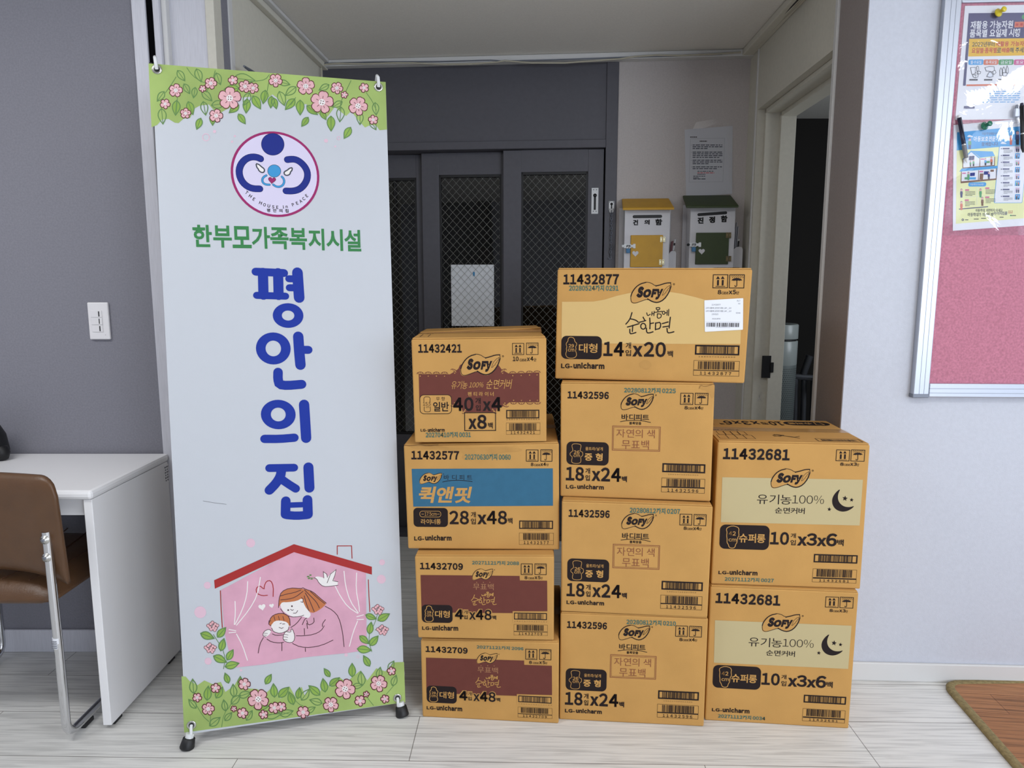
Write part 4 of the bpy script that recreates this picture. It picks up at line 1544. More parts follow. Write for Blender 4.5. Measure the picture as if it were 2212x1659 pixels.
FL_T = [(297, 290, 58, .2), (213, 400, 44, .5), (375, 473, 46, .1), (510, 272, 32, .7), (575, 228, 52, .3), (752, 200, 42, 1.0), (912, 260, 48, .8), (847, 248, 54, .3), (725, 345, 95, .05), (1090, 195, 58, .6), (617, 488, 58, .3), (1330, 238, 74, .0), (1458, 365, 96, .2), (1577, 248, 52, .5), (1637, 302, 32, .2), (1793, 242, 42, .9), (1745, 390, 80, .45), (1865, 499, 42, 1.1)]
LF_T = [(178, 340, 95, 125, 0), (190, 500, 125, 85, 0), (300, 430, 120, 95, 1), (385, 275, 90, 60, 0), (415, 430, 110, 70, 1), (340, 170, 100, 55, 0), (445, 305, 85, 100, 0), (480, 165, 110, 70, 0), (525, 430, 110, 80, 0), (545, 330, 110, 45, 0), (635, 190, 100, 70, 0), (640, 395, 120, -10, 0), (740, 270, 120, 175, 1), (760, 430, 100, 140, 1), (860, 350, 110, 115, 0), (860, 405, 115, 95, 1), (940, 375, 120, 60, 1), (1000, 330, 110, 100, 1), (1055, 370, 95, 95, 1), (1085, 380, 90, 75, 1), (1140, 340, 120, 70, 0), (1160, 215, 90, 15, 0), (1210, 280, 110, 140, 0), (1205, 385, 115, 130, 1), (1285, 410, 120, 90, 1), (1380, 430, 110, 40, 1), (1475, 245, 90, 150, 0), (1530, 535, 120, 90, 1), (1580, 380, 90, 150, 0), (1605, 460, 120, 95, 0), (1760, 490, 100, 90, 0), (1885, 410, 100, 85, 0), (1865, 540, 90, 60, 0), (480, 555, 95, 110, 1), (822, 510, 95, 55, 1), (1323, 525, 90, 125, 1), (1660, 608, 105, 120, 1), (590, 520, 90, 90, 1), (1470, 470, 80, 60, 1), (840, 190, 170, 5, 0)]
for x, y, L, an, fi in LF_T:
    leaf_print(A1, x, y, L, an, fi, 1)
for pts in ([(385, 105), (430, 170), (500, 215), (560, 235)], [(610, 125), (590, 200), (540, 300)], [(830, 210), (930, 205), (1010, 190), (1040, 150)], [(1035, 215), (1020, 300), (1000, 360)], [(1250, 330), (1210, 390)], [(1690, 185), (1650, 270), (1610, 350), (1600, 430)], [(1810, 280), (1860, 350), (1890, 420)], [(300, 180), (270, 230), (215, 310)], [(310, 350), (300, 470)]):
    A1.stroke(pts, 5, M['leafline'], 3, False, 1)
for x, y, r, ro in FL_T:
    flower(A1, x, y, r, 5, ro)
FL_B = [(315, 1270, 46, .2), (242, 1195, 34, .5), (365, 1130, 36, .1), (557, 1100, 44, .3), (487, 1267, 24, .7), (545, 1295, 40, .3), (685, 1302, 34, 1.0), (805, 1248, 36, .8), (757, 1256, 42, .3), (650, 1200, 74, .65), (950, 1282, 45, .6), (1135, 1228, 55, .6), (1230, 1122, 72, .4), (1330, 1200, 40, .5), (1372, 1155, 24, .2), (1455, 1082, 60, .45), (1497, 1185, 32, .9), (1541, 997, 32, 1.1)]
LF_B = [(215, 1120, 95, -95, 0), (312, 1165, 95, -85, 1), (210, 1238, 75, -130, 0), (390, 1160, 85, -60, 1), (485, 1145, 85, -95, 0), (425, 1245, 75, -100, 0), (440, 1062, 70, -110, 1), (530, 1085, 70, -90, 1), (718, 1065, 75, -60, 1), (560, 1170, 85, -20, 0), (500, 1205, 85, -45, 0), (670, 1250, 100, -5, 1), (755, 1140, 90, -95, 1), (820, 1150, 95, -45, 1), (870, 1190, 90, -110, 1), (920, 1155, 75, -80, 1), (965, 1165, 90, -55, 0), (1025, 1135, 95, -140, 1), (1035, 1210, 85, -165, 0), (1090, 1100, 90, -100, 1), (1160, 1075, 85, -40, 1), (1110, 1015, 65, -125, 1), (1278, 995, 90, -90, 1), (1340, 1050, 95, -95, 0), (1315, 1100, 70, -10, 0), (1375, 932, 80, -120, 1), (1460, 1010, 75, -80, 0), (1560, 1060, 75, -70, 0), (1540, 960, 70, -60, 0), (360, 1355, 90, -40, 0), (590, 1310, 75, -60, 0), (840, 1290, 90, -20, 0), (1000, 1265, 70, -30, 0), (450, 1320, 70, -50, 0), (745, 1300, 120, -5, 0)]
for x, y, L, an, fi in LF_B:
    leaf_print(A3, x, y, L, an, fi, 1)
for pts in ([(230, 1235), (280, 1320), (320, 1355)], [(330, 1310), (330, 1380)], [(480, 1180), (470, 1240), (420, 1300), (405, 1390)], [(690, 1315), (800, 1285), (880, 1300)], [(870, 1170), (920, 1230), (950, 1240)], [(1380, 1180), (1420, 1230)], [(1560, 1090), (1500, 1160)]):
    A3.stroke(pts, 4, M['leafline'], 3, False, 1)
for x, y, r, ro in FL_B:
    flower(A3, x, y, r, 5, ro)
# pink dots
A1.ring(537, 663, 30, 32, 23, 25, M['blush'], 1)
for x, y, r in ((605, 615, 13), (766, 650, 9), (744, 695, 9), (1490, 674, 16), (1563, 719, 8)):
    A1.disc(x, y, r, M['blush'], 1, 12)
A1.ring(1590, 652, 15, 16, 10, 11, M['blush'], 1)
# emblem
c = A4.H(690, 853)
R_ = (math.dist(c, A4.H(690, 178)) + math.dist(c, A4.H(5, 853)) + math.dist(c, A4.H(1372, 853)) + math.dist(c, A4.H(690, 1530))) / 4


def circ_m(A, c, r, m, lay, n=56):
    A.raw([(c[0] + r * math.cos(2 * PI * k / n), c[1] + r * math.sin(2 * PI * k / n)) for k in range(n)], [list(range(n))], m, lay)


circ_m(A4, c, R_, M['magenta'], 1)
circ_m(A4, c, R_ * .945, M['lilac'], 2)
A4.disc(645, 380, 180, M['ink'], 3, 40, 176)
A4.disc(645, 380, 175, M['navy'], 4, 40, 171)
ARM_L = [(455, 612), (400, 588), (330, 583), (265, 598), (200, 640), (150, 705), (122, 790), (128, 880), (160, 960), (215, 1025), (285, 1068), (360, 1085), (443, 1084)]
ARM_R = [(872, 618), (925, 610), (985, 610), (1045, 632), (1105, 680), (1150, 735), (1180, 800), (1186, 870), (1170, 945), (1125, 1020), (1065, 1075), (1000, 1102), (930, 1112), (850, 1110)]
for q in (ARM_L, ARM_R):
    A4.stroke(q, 103, M['ink'], 3, False, 1)
    A4.stroke(q, 95, M['navy'], 4, False, 1)
A4.disc(668, 800, 105, M['ink'], 4, 32, 101)
A4.disc(668, 800, 99, M['sky'], 5, 32, 95)
for q in ([(545, 872), (505, 895), (483, 930), (484, 970), (505, 1000), (545, 1017), (595, 1017)], [(785, 888), (812, 915), (824, 960), (812, 1005), (780, 1038), (735, 1050), (690, 1042), (652, 1015)]):
    A4.stroke(q, 34, M['ink'], 3, False, 1)
    A4.stroke(q, 26, M['sky'], 4, False, 1)


def heart(A, x, y, w_, m, lay, rot=0.0, sq=1.0):
    pts = []
    for k in range(24):
        t = 2 * PI * k / 24
        hx, hy = math.sin(t) ** 3, -(13 * math.cos(t) - 5 * math.cos(2 * t) - 2 * math.cos(3 * t) - math.cos(4 * t)) / 16
        hx, hy = hx * w_ / 2, hy * w_ / 2 * sq
        pts.append((x + hx * math.cos(rot) - hy * math.sin(rot), y + hx * math.sin(rot) + hy * math.cos(rot)))
    A.poly(pts, m, lay)
    return pts


heart(A4, 633, 945, 122, M['ink'], 5, .1)
heart(A4, 633, 945, 110, M['magenta'], 6, .1)
for q in ([(385, 688), (430, 700), (470, 738), (510, 765), (518, 800), (500, 828), (465, 826), (430, 800), (418, 770), (395, 745)], [(948, 742), (905, 752), (870, 785), (828, 805), (818, 835), (840, 865), (885, 865), (915, 840), (920, 810), (945, 785)]):
    A4.blob(q, M['cream'], 4, 1)
    A4.stroke(q, 19, M['p_text'], 5, True, 1)
for ch, x, y, an in (('T', 240, 1147, -38), ('H', 297, 1200, -33), ('E', 352, 1248, -28), ('H', 455, 1305, -22), ('O', 517, 1334, -16), ('U', 583, 1352, -10), ('S', 650, 1365, -5), ('E', 715, 1370, 0), ('i', 808, 1364, 4), ('n', 860, 1362, 8), ('P', 958, 1325, 18), ('E', 1022, 1300, 24), ('A', 1078, 1268, 30), ('C', 1125, 1228, 34), ('E', 1170, 1180, 38)):
    A4.letter(ch, x, y, 50 if ch != 'n' else 38, an, M['ink'], 4, .03)
for ch, x in (('평', 578), ('안', 675), ('의', 768), ('집', 862)):
    A4.text(ch, x - 28, 1392 + (x - 578) * .012, x + 28, 1448 + (x - 578) * .012, M['ink'], 4, .03)
# green line
for ch, x0, x1 in (('한', 428, 588), ('부', 590, 745), ('모', 742, 900), ('가', 895, 1048), ('족', 1043, 1195), ('복', 1195, 1340), ('지', 1345, 1478), ('시', 1487, 1625), ('설', 1630, 1768)):
    f_ = (x0 - 428) / 1340
    A1.text(ch, x0, 1367 + f_ * 22, x1, 1545 + f_ * 16, M['green'], 2, .026)
# big blue letters
RB = M['royal']
for pts, w_ in (([(560, 113), (728, 118)], 47), ([(566, 255), (737, 257)], 42), ([(603, 118), (606, 252)], 58), ([(693, 118), (696, 252)], 58), ([(808, 114), (813, 190), (818, 265)], 62), ([(757, 152), (805, 152)], 42), ([(760, 206), (810, 206)], 42),
                ([(812, 498), (818, 590), (825, 668)], 61), ([(835, 577), (872, 577)], 49), ([(692, 714), (691, 755), (700, 788), (745, 793), (832, 784)], 55),
                ([(846, 905), (852, 1000), (858, 1105)], 61), ([(612, 1114), (700, 1113), (788, 1104)], 51),
                ([(640, 1288), (786, 1283)], 48), ([(712, 1295), (706, 1335), (680, 1378), (640, 1420)], 56), ([(700, 1345), (750, 1380), (796, 1408)], 50), ([(871, 1279), (874, 1340), (877, 1402)], 60),
                ([(737, 1482), (735, 1562)], 56), ([(865, 1473), (868, 1560)], 58), ([(740, 1508), (866, 1501)], 34), ([(742, 1566), (800, 1570), (862, 1564)], 52)):
    A2.stroke(pts, w_, RB, 1, False, 1)
for x, y, a, b, ia, ib in ((752, 373, 91, 74, 37, 30), (664, 572, 103, 96, 46, 47), (693, 967, 103, 88, 44, 41)):
    A2.ring(x, y, a, b, ia, ib, RB, 1)
# house scene
A3.poly([(402, 470), (890, 200), (1372, 340), (1376, 858), (1250, 880), (950, 915), (700, 965), (480, 992), (425, 760)], M['pinkroom'], 1)
for x, y, r in ((600, 150, 30), (262, 622, 40), (1480, 266, 20), (1475, 380, 30), (310, 440, 24), (315, 950, 24), (1238, 893, 12), (535, 1008, 8)):
    A3.disc(x, y, r, M['blush'], 1, 18)
A3.ring(1317, 904, 10, 10, 7, 7, M['blush'], 1, 14)
A3.poly([(355, 405), (890, 153), (1412, 297), (1412, 350), (890, 207), (360, 462)], M['red'], 2)
A3.stroke([(397, 475), (402, 600), (410, 722)], 6, M['red'], 2)
A3.stroke([(1388, 385), (1392, 500), (1398, 600)], 6, M['red'], 2)
A3.stroke([(1180, 217), (1180, 160), (1276, 158), (1279, 242)], 6, M['red'], 2)
for q in ([(580, 410), (575, 500), (545, 600), (495, 700)], [(665, 380), (645, 500), (590, 600), (505, 705)], [(495, 545), (498, 620), (490, 700)], [(455, 735), (500, 742)], [(455, 757), (500, 752)], [(505, 765), (545, 840), (578, 940)], [(1165, 430), (1200, 500), (1250, 570), (1315, 612)], [(1225, 330), (1235, 430), (1265, 530), (1320, 610)], [(1310, 340), (1305, 450), (1325, 560), (1328, 600)], [(1310, 635), (1355, 622)], [(1312, 655), (1355, 652)], [(1315, 665), (1285, 740), (1260, 835)]):
    A3.stroke(q, 6, M['cream'], 2, False, 1)
A3.stroke([(750, 508), (752, 440), (735, 400), (705, 405), (690, 440), (690, 462), (660, 435), (635, 455), (640, 490), (680, 505), (712, 500)], 6, M['red'], 2, False, 1)
heart(A3, 676, 580, 48, M['cream'], 2, -.2)
heart(A3, 740, 570, 32, M['cream'], 2, -.2)
# dove with a sprig
A3.blob([(1028, 375), (1045, 367), (1075, 372), (1090, 380), (1085, 335), (1110, 355), (1115, 375), (1135, 345), (1172, 318), (1170, 350), (1150, 395), (1188, 400), (1180, 415), (1188, 425), (1140, 435), (1085, 437), (1055, 410), (1045, 390)], M['cream'], 3, 1)
A3.stroke([(1028, 377), (1045, 388), (1055, 410), (1085, 436), (1130, 434), (1186, 424)], 4, M['sketch'], 4, False, 1)
A3.stroke([(1090, 378), (1086, 335), (1110, 352), (1114, 374)], 4, M['sketch'], 4)
A3.stroke([(1112, 410), (1135, 350), (1172, 320), (1165, 355), (1150, 395), (1185, 402)], 4, M['sketch'], 4)
for dx, dy in ((985, 370), (1000, 360), (1008, 385), (990, 382)):
    A3.disc(dx, dy, 9, M['leafline'], 4, 8, 5)
A3.stroke([(975, 372), (1030, 380)], 3, M['leafline'], 4)
# mother and child drawing
SK = M['sketch']
A3.blob([(795, 545), (870, 538), (940, 510), (962, 545), (985, 600), (1005, 625), (985, 655), (940, 635), (900, 648), (850, 630), (805, 595)], M['cream'], 3, 1)
A3.blob([(786, 580), (790, 520), (800, 480), (850, 450), (935, 452), (960, 455), (1010, 470), (1060, 510), (1108, 545), (1090, 570), (1050, 600), (1010, 618), (975, 590), (952, 545), (945, 515), (910, 535), (850, 545), (810, 545), (800, 560)], M['hair'], 4, 1)
for q in ([(800, 530), (850, 525), (900, 510), (950, 470)], [(795, 505), (840, 490), (890, 480), (935, 462)], [(960, 460), (1000, 500), (1040, 540), (1060, 580)], [(965, 480), (990, 520), (1010, 570), (1025, 605)], [(1000, 470), (1050, 515), (1095, 550)], [(958, 500), (975, 560), (990, 600)]):
    A3.stroke(q, 5, SK, 5, False, 1)
A3.stroke([(786, 582), (790, 520), (805, 475), (860, 448), (940, 452), (950, 445), (965, 455), (1015, 470), (1065, 515), (1106, 547)], 5, SK, 5, False, 1)
A3.stroke([(938, 512), (952, 520), (948, 545), (935, 540)], 4, SK, 5)
for x, y in ((876, 571), (851, 598)):
    A3.disc(x, y, 6, SK, 5, 8)
A3.stroke([(866, 592), (878, 600), (886, 594)], 4, SK, 5)
A3.stroke([(885, 618), (905, 618), (914, 600)], 4, SK, 5, False, 1)
A3.stroke([(800, 590), (825, 625), (870, 645), (930, 640), (955, 630)], 4, SK, 5, False, 1)
A3.blob([(735, 690), (740, 665), (790, 650), (850, 665), (862, 700), (850, 735), (800, 757), (750, 745), (738, 720)], M['cream'], 3, 1)
A3.blob([(722, 680), (735, 645), (775, 622), (820, 620), (855, 640), (866, 680), (858, 712), (848, 680), (800, 668), (760, 672), (738, 700), (728, 712)], M['hair'], 4, 1)
A3.stroke([(722, 690), (735, 645), (775, 622), (825, 620), (860, 645), (864, 700)], 5, SK, 5, False, 1)
for x in (755, 785, 815):
    A3.stroke([(x, 640), (x + 8, 668)], 4, SK, 5)
A3.stroke([(736, 672), (722, 672), (720, 695), (736, 705)], 4, SK, 5)
A3.stroke([(795, 690), (805, 686)], 4, SK, 5)
A3.stroke([(812, 692), (828, 690)], 4, SK, 5)
A3.stroke([(790, 715), (806, 722), (818, 716)], 4, SK, 5)
A3.stroke([(740, 720), (752, 746), (800, 757), (850, 735), (856, 710)], 4, SK, 5, False, 1)
A3.blob([(678, 770), (690, 742), (720, 728), (738, 740), (725, 765), (700, 782)], M['cream'], 3, 1)
A3.stroke([(700, 782), (678, 772), (690, 742), (720, 728), (738, 738)], 4, SK, 5, False, 1)
A3.blob([(815, 800), (820, 765), (835, 740), (865, 740), (872, 722), (882, 730), (897, 775), (888, 810), (850, 820)], M['cream'], 4, 1)
A3.stroke([(835, 740), (818, 765), (816, 800), (850, 818), (888, 812), (896, 770), (880, 725), (870, 725), (868, 748), (838, 742)], 4, SK, 5, False, 1)
for q in ([(822, 760), (850, 765)], [(820, 778), (848, 782)], [(822, 796), (845, 798)], [(690, 755), (712, 757)], [(688, 768), (706, 770)]):
    A3.stroke(q, 3, SK, 5)
for q in ([(650, 890), (660, 830), (685, 785)], [(708, 795), (740, 815), (790, 820), (820, 815)], [(808, 820), (808, 872)], [(745, 760), (770, 770), (815, 765)], [(868, 715), (905, 690), (940, 645)], [(1098, 568), (1150, 595), (1190, 640), (1215, 740), (1224, 838)], [(905, 770), (950, 770), (1020, 760), (1070, 735), (1092, 700)], [(880, 822), (930, 845), (1000, 848), (1080, 830), (1150, 795)], [(1100, 658), (1080, 685), (1080, 705)], [(945, 695), (962, 655), (975, 650)], [(975, 665), (985, 700), (1025, 680), (1022, 648)], [(958, 720), (960, 762)], [(965, 852), (966, 875)], [(975, 685), (980, 720)]):
    A3.stroke(q, 5, SK, 4, False, 1)
# sprigs beside the house
for pts in ([(418, 1000), (430, 930), (410, 860), (375, 810), (350, 770)], [(1410, 870), (1390, 800), (1395, 740), (1430, 680), (1450, 610)], [(375, 858), (345, 862)], [(1432, 722), (1460, 722)]):
    A3.stroke(pts, 4, M['leafline'], 2, False, 1)
for x, y, L, an in ((310, 780, 95, 20), (405, 755, 85, -50), (410, 838, 85, -75), (395, 935, 95, 25), (462, 905, 80, -60), (475, 973, 95, -15), (1405, 635, 75, 20), (1490, 635, 90, -30), (1400, 710, 80, -80), (1360, 790, 80, 40), (1425, 795, 85, -50), (1360, 855, 95, 5)):
    leaf_print(A3, x, y, L, an, True, 3)
for x, y in ((345, 715), (328, 862), (1450, 585), (1480, 722)):
    rnd = random.Random(x)
    for k in range(11):
        a, rr_ = 2 * PI * k / 11 * 2.4, 8 + 28 * (k / 11) ** .5
        A3.disc(x + rr_ * math.cos(a), y + rr_ * math.sin(a) * .8, 12, M['petalline'], 4, 10)
        A3.disc(x + rr_ * math.cos(a), y + rr_ * math.sin(a) * .8, 9, M['petal'], 5, 10)
# a short scratch in the cloth
A2.stroke([(248, 1490), (310, 1500), (385, 1508)], 2, M['grey_ink'], 0)
sheet = mb.build('banner_sheet', ban)
# eyelets, hooks, poles, feet
hub = bp_(.3, .95, -.05)
eyes = {'tl': A0.H(340, 153), 'tr': A0.H(817.5, 183.5), 'bl': A0.H(415, 1570), 'br': A0.H(854, 1505)}
for k, (s_, t_) in eyes.items():
    e = MB()
    e.lathe([(.0065, 0), (.0065, .0018), (.011, .0022), (.0125, .001), (.0125, 0)], bp_(s_, t_, .0006), M['steel'], bn, 24)
    e.lathe([(.0001, 0), (.0066, 0)], bp_(s_, t_, .0011), M['rubber'], bn, 16)
    e.build('eyelet', sheet)
for k, sg in (('tl', -1), ('tr', 1)):
    s_, t_ = eyes[k]
    h = MB()
    h.tube([hub, bp_(.3 + (s_ - .3) * .6, .95 + (t_ - .95) * .6, -.045), bp_(s_ + sg * -.012, t_ - .05, -.022)], .0065, M['pvc'], 12)
    h.build('pole', ban)
    h = MB()
    h.tube([bp_(s_ + sg * -.012, t_ - .05, -.022), bp_(s_ - .004, t_ - .01, -.017), bp_(s_ - .004, t_ + .022, -.010), bp_(s_ - .003, t_ + .030, .002), bp_(s_ - .001, t_ + .023, .010), bp_(s_, t_ + .008, .009), bp_(s_, t_, .003)], .0045, M['pvc'], 10)
    h.build('hook', ban)
for k, fp in (('bl', (403.5, 1616)), ('br', (869.5, 1546))):
    s_, t_ = eyes[k]
    ft = on_z(*fp)
    ft.z = 0
    d = (hub - ft).normalized()
    sx = 1 if k == 'br' else -1
    ax = Vector((sx * -.20, .25, 1)).normalized()
    h = MB()
    top_ = ft + ax * .040
    h.tube([ft + ax * .020, top_], .0112, M['pvc'], 16)
    h.tube([top_ - ax * .012, top_ + Vector((0, .030, .004)), top_ + Vector((0, .055, .06)), hub], .0065, M['pvc'], 12)
    lg = h.build('leg', ban)
    f = MB()
    f.lathe([(.0001, 0), (.0185, 0), (.0195, .003), (.0160, .027), (.0120, .029), (.0120, .024)], ft, M['rubber'], ax, 24)
    f.build('foot_cap', lg)
    f = MB()
    f.tube([bp_(s_, t_, .002), bp_(s_, t_ - .004, .009), bp_(s_, t_ - .02, .010), top_ + bn * .010 + Vector((0, 0, -.012))], .0042, M['pvc'], 10)
    f.build('hook', lg)
rear = Vector((-.50, 2.38, 0.0))
h = MB().tube([hub, rear + Vector((0, 0, .03))], .0065, M['pvc'], 12)
lg = h.build('leg', ban)
MB().lathe([(.0001, 0), (.017, 0), (.015, .038), (.0001, .04)], rear, M['rubber'], (0, 0, 1), 20).build('foot_cap', lg)
MB().lathe([(.0001, -.03), (.022, -.03), (.022, .03), (.0001, .03)], hub + Vector((0, .008, 0)), M['rubber'], bn, 20).build('hub', ban)

# ------------------------------------------------------------------ desk
DX, DZ, DY0, DY1 = -1.149, .708, 1.828, 2.262
desk = thing('desk', 'white laminate desk against the grey wall beside the banner', 'desk', (-1.75, 2.05, 0))
mb = MB()
mb.box(-2.35, DY0, DZ - .026, DX + .004, DY1, DZ, M['melamine'], .009)
mb.build('desktop', desk)
for x0 in (-2.345, DX - .024):
    mb = MB().box(x0, DY0 + .008, .012, x0 + .024, DY1 - .004, DZ - .0265, M['melamine'], .0015)
    pn = mb.build('side_panel', desk)
    for yy in (DY0 + .05, DY1 - .06):
        MB().box(x0 + .003, yy - .02, 0, x0 + .021, yy + .02, .0125, M['rubber'], .002).build('foot', pn)
mb = MB().box(-2.32, DY0 + .03, DZ - .078, DX - .0245, DY0 + .048, DZ - .0265, M['melamine'], .001)
mb.build('front_rail', desk)
# printed sticker on the panel
q0 = on_plane(353, 1006, (DX + .0006, 0, 0), Vector((1, 0, 0)))
q1 = on_plane(378, 1034, (DX + .0006, 0, 0), Vector((1, 0, 0)))
mb = MB()
A = Art(mb, [(0, 0), (100, 0), (100, 100), (0, 100)], [(0, 0), (q1.y - q0.y, 0), (q1.y - q0.y, q1.z - q0.z), (0, q1.z - q0.z)], q0, (0, 1, 0), (0, 0, 1), (1, 0, 0), 0.0, .0002)
A.rect(0, 0, 100, 100, M['melamine'], 0)
for r_ in range(6):
    for c_ in range(5):
        A.rect(8 + c_ * 17 + (r_ % 2) * 3, 10 + r_ * 14, 20 + c_ * 17, 18 + r_ * 14, M['grey_ink'], 1)
st = mb.build('sticker', desk)
st['label'] = 'small printed sticker'

# ------------------------------------------------------------------ chair
chair = thing('chair', 'brown leather chair with chromed sled frame pushed up to the white desk', 'chair', (-1.49, 1.98, 0))
XR, XL, YB, YF = -1.236, -1.735, 1.775, 2.215
RT = .0115


def arc_pts(pts, r, n=6):
    """round the corners of a polyline"""
    P = [Vector(p) for p in pts]
    out = [P[0]]
    for i in range(1, len(P) - 1):
        a, b = (P[i - 1] - P[i]).normalized(), (P[i + 1] - P[i]).normalized()
        p0, p1 = P[i] + a * r, P[i] + b * r
        for k in range(n + 1):
            t = k / n
            out.append(p0 * (1 - t) ** 2 + P[i] * 2 * t * (1 - t) + p1 * t * t)
    out.append(P[-1])
    return out


for X_ in (XR, XL):
    s_ = 1 if X_ == XR else -1
    zf = .022
    pts = arc_pts([(X_ + .004 * s_, YB - .010, .617), (X_ + .004 * s_, YB - .006, .3), (X_, YB, zf), (X_, YF, zf), (X_, YF + .004, .365), (X_ - .05 * s_, YF - .02, .365)], .045)
    mb = MB().tube(pts, RT, M['chrome'], 16)
    fr_ = mb.build('frame_tube', chair)
    for yy in (YB + .085, YF - .08):
        MB().box(X_ - .010, yy - .022, 0, X_ + .010, yy + .022, .014, M['rubber'], .003).build('glide', fr_)
    for zz in (.597, .548):
        b = MB()
        b.lathe([(.0001, .006), (.006, .006), (.0065, .003), (.0115, .002), (.0125, 0)], (X_ + .004 * s_, YB - .0195, zz), M['steel'], (0, -1, 0), 18)
        b.lathe([(.0001, .0075), (.0032, .0075), (.0035, .006)], (X_ + .004 * s_, YB - .0195, zz), M['alu_line'], (0, -1, 0), 10)
        b.build('bolt', fr_)
    if s_ == 1:
        t = MB().tube([(X_ + .0025, YB - .0055, .288), (X_ + .003, YB - .006, .318)], RT + .0008, M['p_white'], 16)
        for k in range(4):
            t.box(X_ - .006, YB - .019, .291 + k * .006, X_ + .008, YB - .0178, .293 + k * .006, M['grey_ink'])
        tg = t.build('label_tape', fr_)
        tg['label'] = 'white printed label wrapped round the tube'
# seat cushion
seat = MB()
sx0, sx1, sy0, sy1 = XL + .03, XR - .016, 1.795, 2.235
n1, n2 = 14, 10
V, Fc = [], []


def sgrid(top):
    out = []
    for j in range(n2 + 1):
        for i in range(n1 + 1):
            u_, v_ = i / n1, j / n2
            ex = min(u_, 1 - u_) * 2
            ey = min(v_, 1 - v_) * 2
            e_ = min(1, ex * 3.5) ** .5 * min(1, ey * 3.5) ** .5
            x = sx0 + (sx1 - sx0) * u_
            y = sy0 + (sy1 - sy0) * v_
            z = .415 + (.038 + .012 * math.sin(PI * u_)) * e_ if top else .405 - .030 * e_
            out.append((x, y, z))
    return out


T_, B_ = sgrid(True), sgrid(False)
w1 = n1 + 1
fs = []
for j in range(n2):
    for i in range(n1):
        a = j * w1 + i
        fs.append((a, a + 1, a + w1 + 1, a + w1))
N_ = len(T_)
fb = [tuple(N_ + q for q in f[::-1]) for f in fs]
ed = [i for i in range(n1)] + [j * w1 + n1 for j in range(n2)] + [n2 * w1 + i for i in range(n1, 0, -1)] + [j * w1 for j in range(n2, 0, -1)]
sd = [(ed[k], N_ + ed[k], N_ + ed[(k + 1) % len(ed)], ed[(k + 1) % len(ed)]) for k in range(len(ed))]
seat.add(T_ + B_, fs + fb + sd, M['leather'], True)
so = seat.build('seat', chair)
sm = MB()
for k in range(1, 6):
    x = sx0 + (sx1 - sx0) * k / 6
    pts = [(x + .03 * math.sin(3 * q / 8), sy0 + .02 + (sy1 - sy0 - .04) * q / 8, .4545 + .010 * math.sin(PI * k / 6)) for q in range(9)]
    sm.tube(pts, .0018, M['seam'], 6)
sm.build('stitching', so)
# leather backrest: an upright padded shell with rounded upper corners and an arched lower edge
bk = MB()
bx0, bx1 = -1.747, -1.204
nb, nz = 64, 20


def back_pt(u_, v_, side):
    x = bx0 + (bx1 - bx0) * u_
    ex = abs(2 * u_ - 1)
    ztop = .772 - .055 * (1 - math.sqrt(max(0.0, 1 - max(0, (ex - .84) / .16) ** 2))) + .004 * (1 - ex)
    zbot = .458 + .030 * (1 - ex ** 3)
    z = zbot + (ztop - zbot) * v_
    edge = min(1, min(u_, 1 - u_) * 9) ** .5 * min(1, min(v_, 1 - v_) * 9) ** .5
    ycen = YB + .003 + .035 * (1 - ex ** 2) - .05 * (v_ - .35)
    # taper of the right and left sides towards the top
    x += (-1 if u_ > .5 else 1) * (-.021 * v_) * ex
    return (x, ycen + side * (.006 + .016 * edge), z)


V = [back_pt(i / nb, j / nz, -1) for j in range(nz + 1) for i in range(nb + 1)] + [back_pt(i / nb, j / nz, 1) for j in range(nz + 1) for i in range(nb + 1)]
w1 = nb + 1
N_ = w1 * (nz + 1)
fs = [(j * w1 + i, j * w1 + i + 1, (j + 1) * w1 + i + 1, (j + 1) * w1 + i) for j in range(nz) for i in range(nb)]
fb = [tuple(N_ + q for q in f[::-1]) for f in fs]
ed = [i for i in range(nb)] + [j * w1 + nb for j in range(nz)] + [nz * w1 + i for i in range(nb, 0, -1)] + [j * w1 for j in range(nz, 0, -1)]
sd = [(ed[k], N_ + ed[k], N_ + ed[(k + 1) % len(ed)], ed[(k + 1) % len(ed)]) for k in range(len(ed))]
bk.add(V, fs + fb + sd, M['leather'], True)
bk.build('backrest', chair)

# ------------------------------------------------------------------ light switch
p0, p1 = on_plane(191, 653, (0, LWY, 0), Vector((0, -1, 0))), on_plane(242, 733, (0, LWY, 0), Vector((0, -1, 0)))
sw = thing('light_switch', 'white three-rocker light switch plate on the grey wall above the desk', 'light switch', ((p0.x + p1.x) / 2, LWY, p1.z))
sx_, sz_ = p1.x - p0.x, p0.z - p1.z
MB().box(p0.x, LWY - .010, p1.z, p1.x, LWY - .0002, p0.z, M['switch'], .0035).box(p0.x + sx_ * .78, LWY - .0107, p1.z + sz_ * .12, p0.x + sx_ * .80, LWY - .0100, p1.z + sz_ * .13, M['black']).build('plate', sw)
for k in range(3):
    za, zb = p1.z + sz_ * (.205 + .197 * k), p1.z + sz_ * (.205 + .197 * (k + 1)) - .0012
    xa_, xb_ = p0.x + sx_ * .17, p0.x + sx_ * .70
    ro = MB().box(xa_, LWY - .0125 - (.001 if k == 1 else 0), za, xb_, LWY - .0095, zb, M['switch'], .001).build('rocker', sw)
    MB().box(xb_ - .010, LWY - .0142, za + .003, xb_ - .0075, LWY - .0124, zb - .003, M['black']).build('indicator', ro)

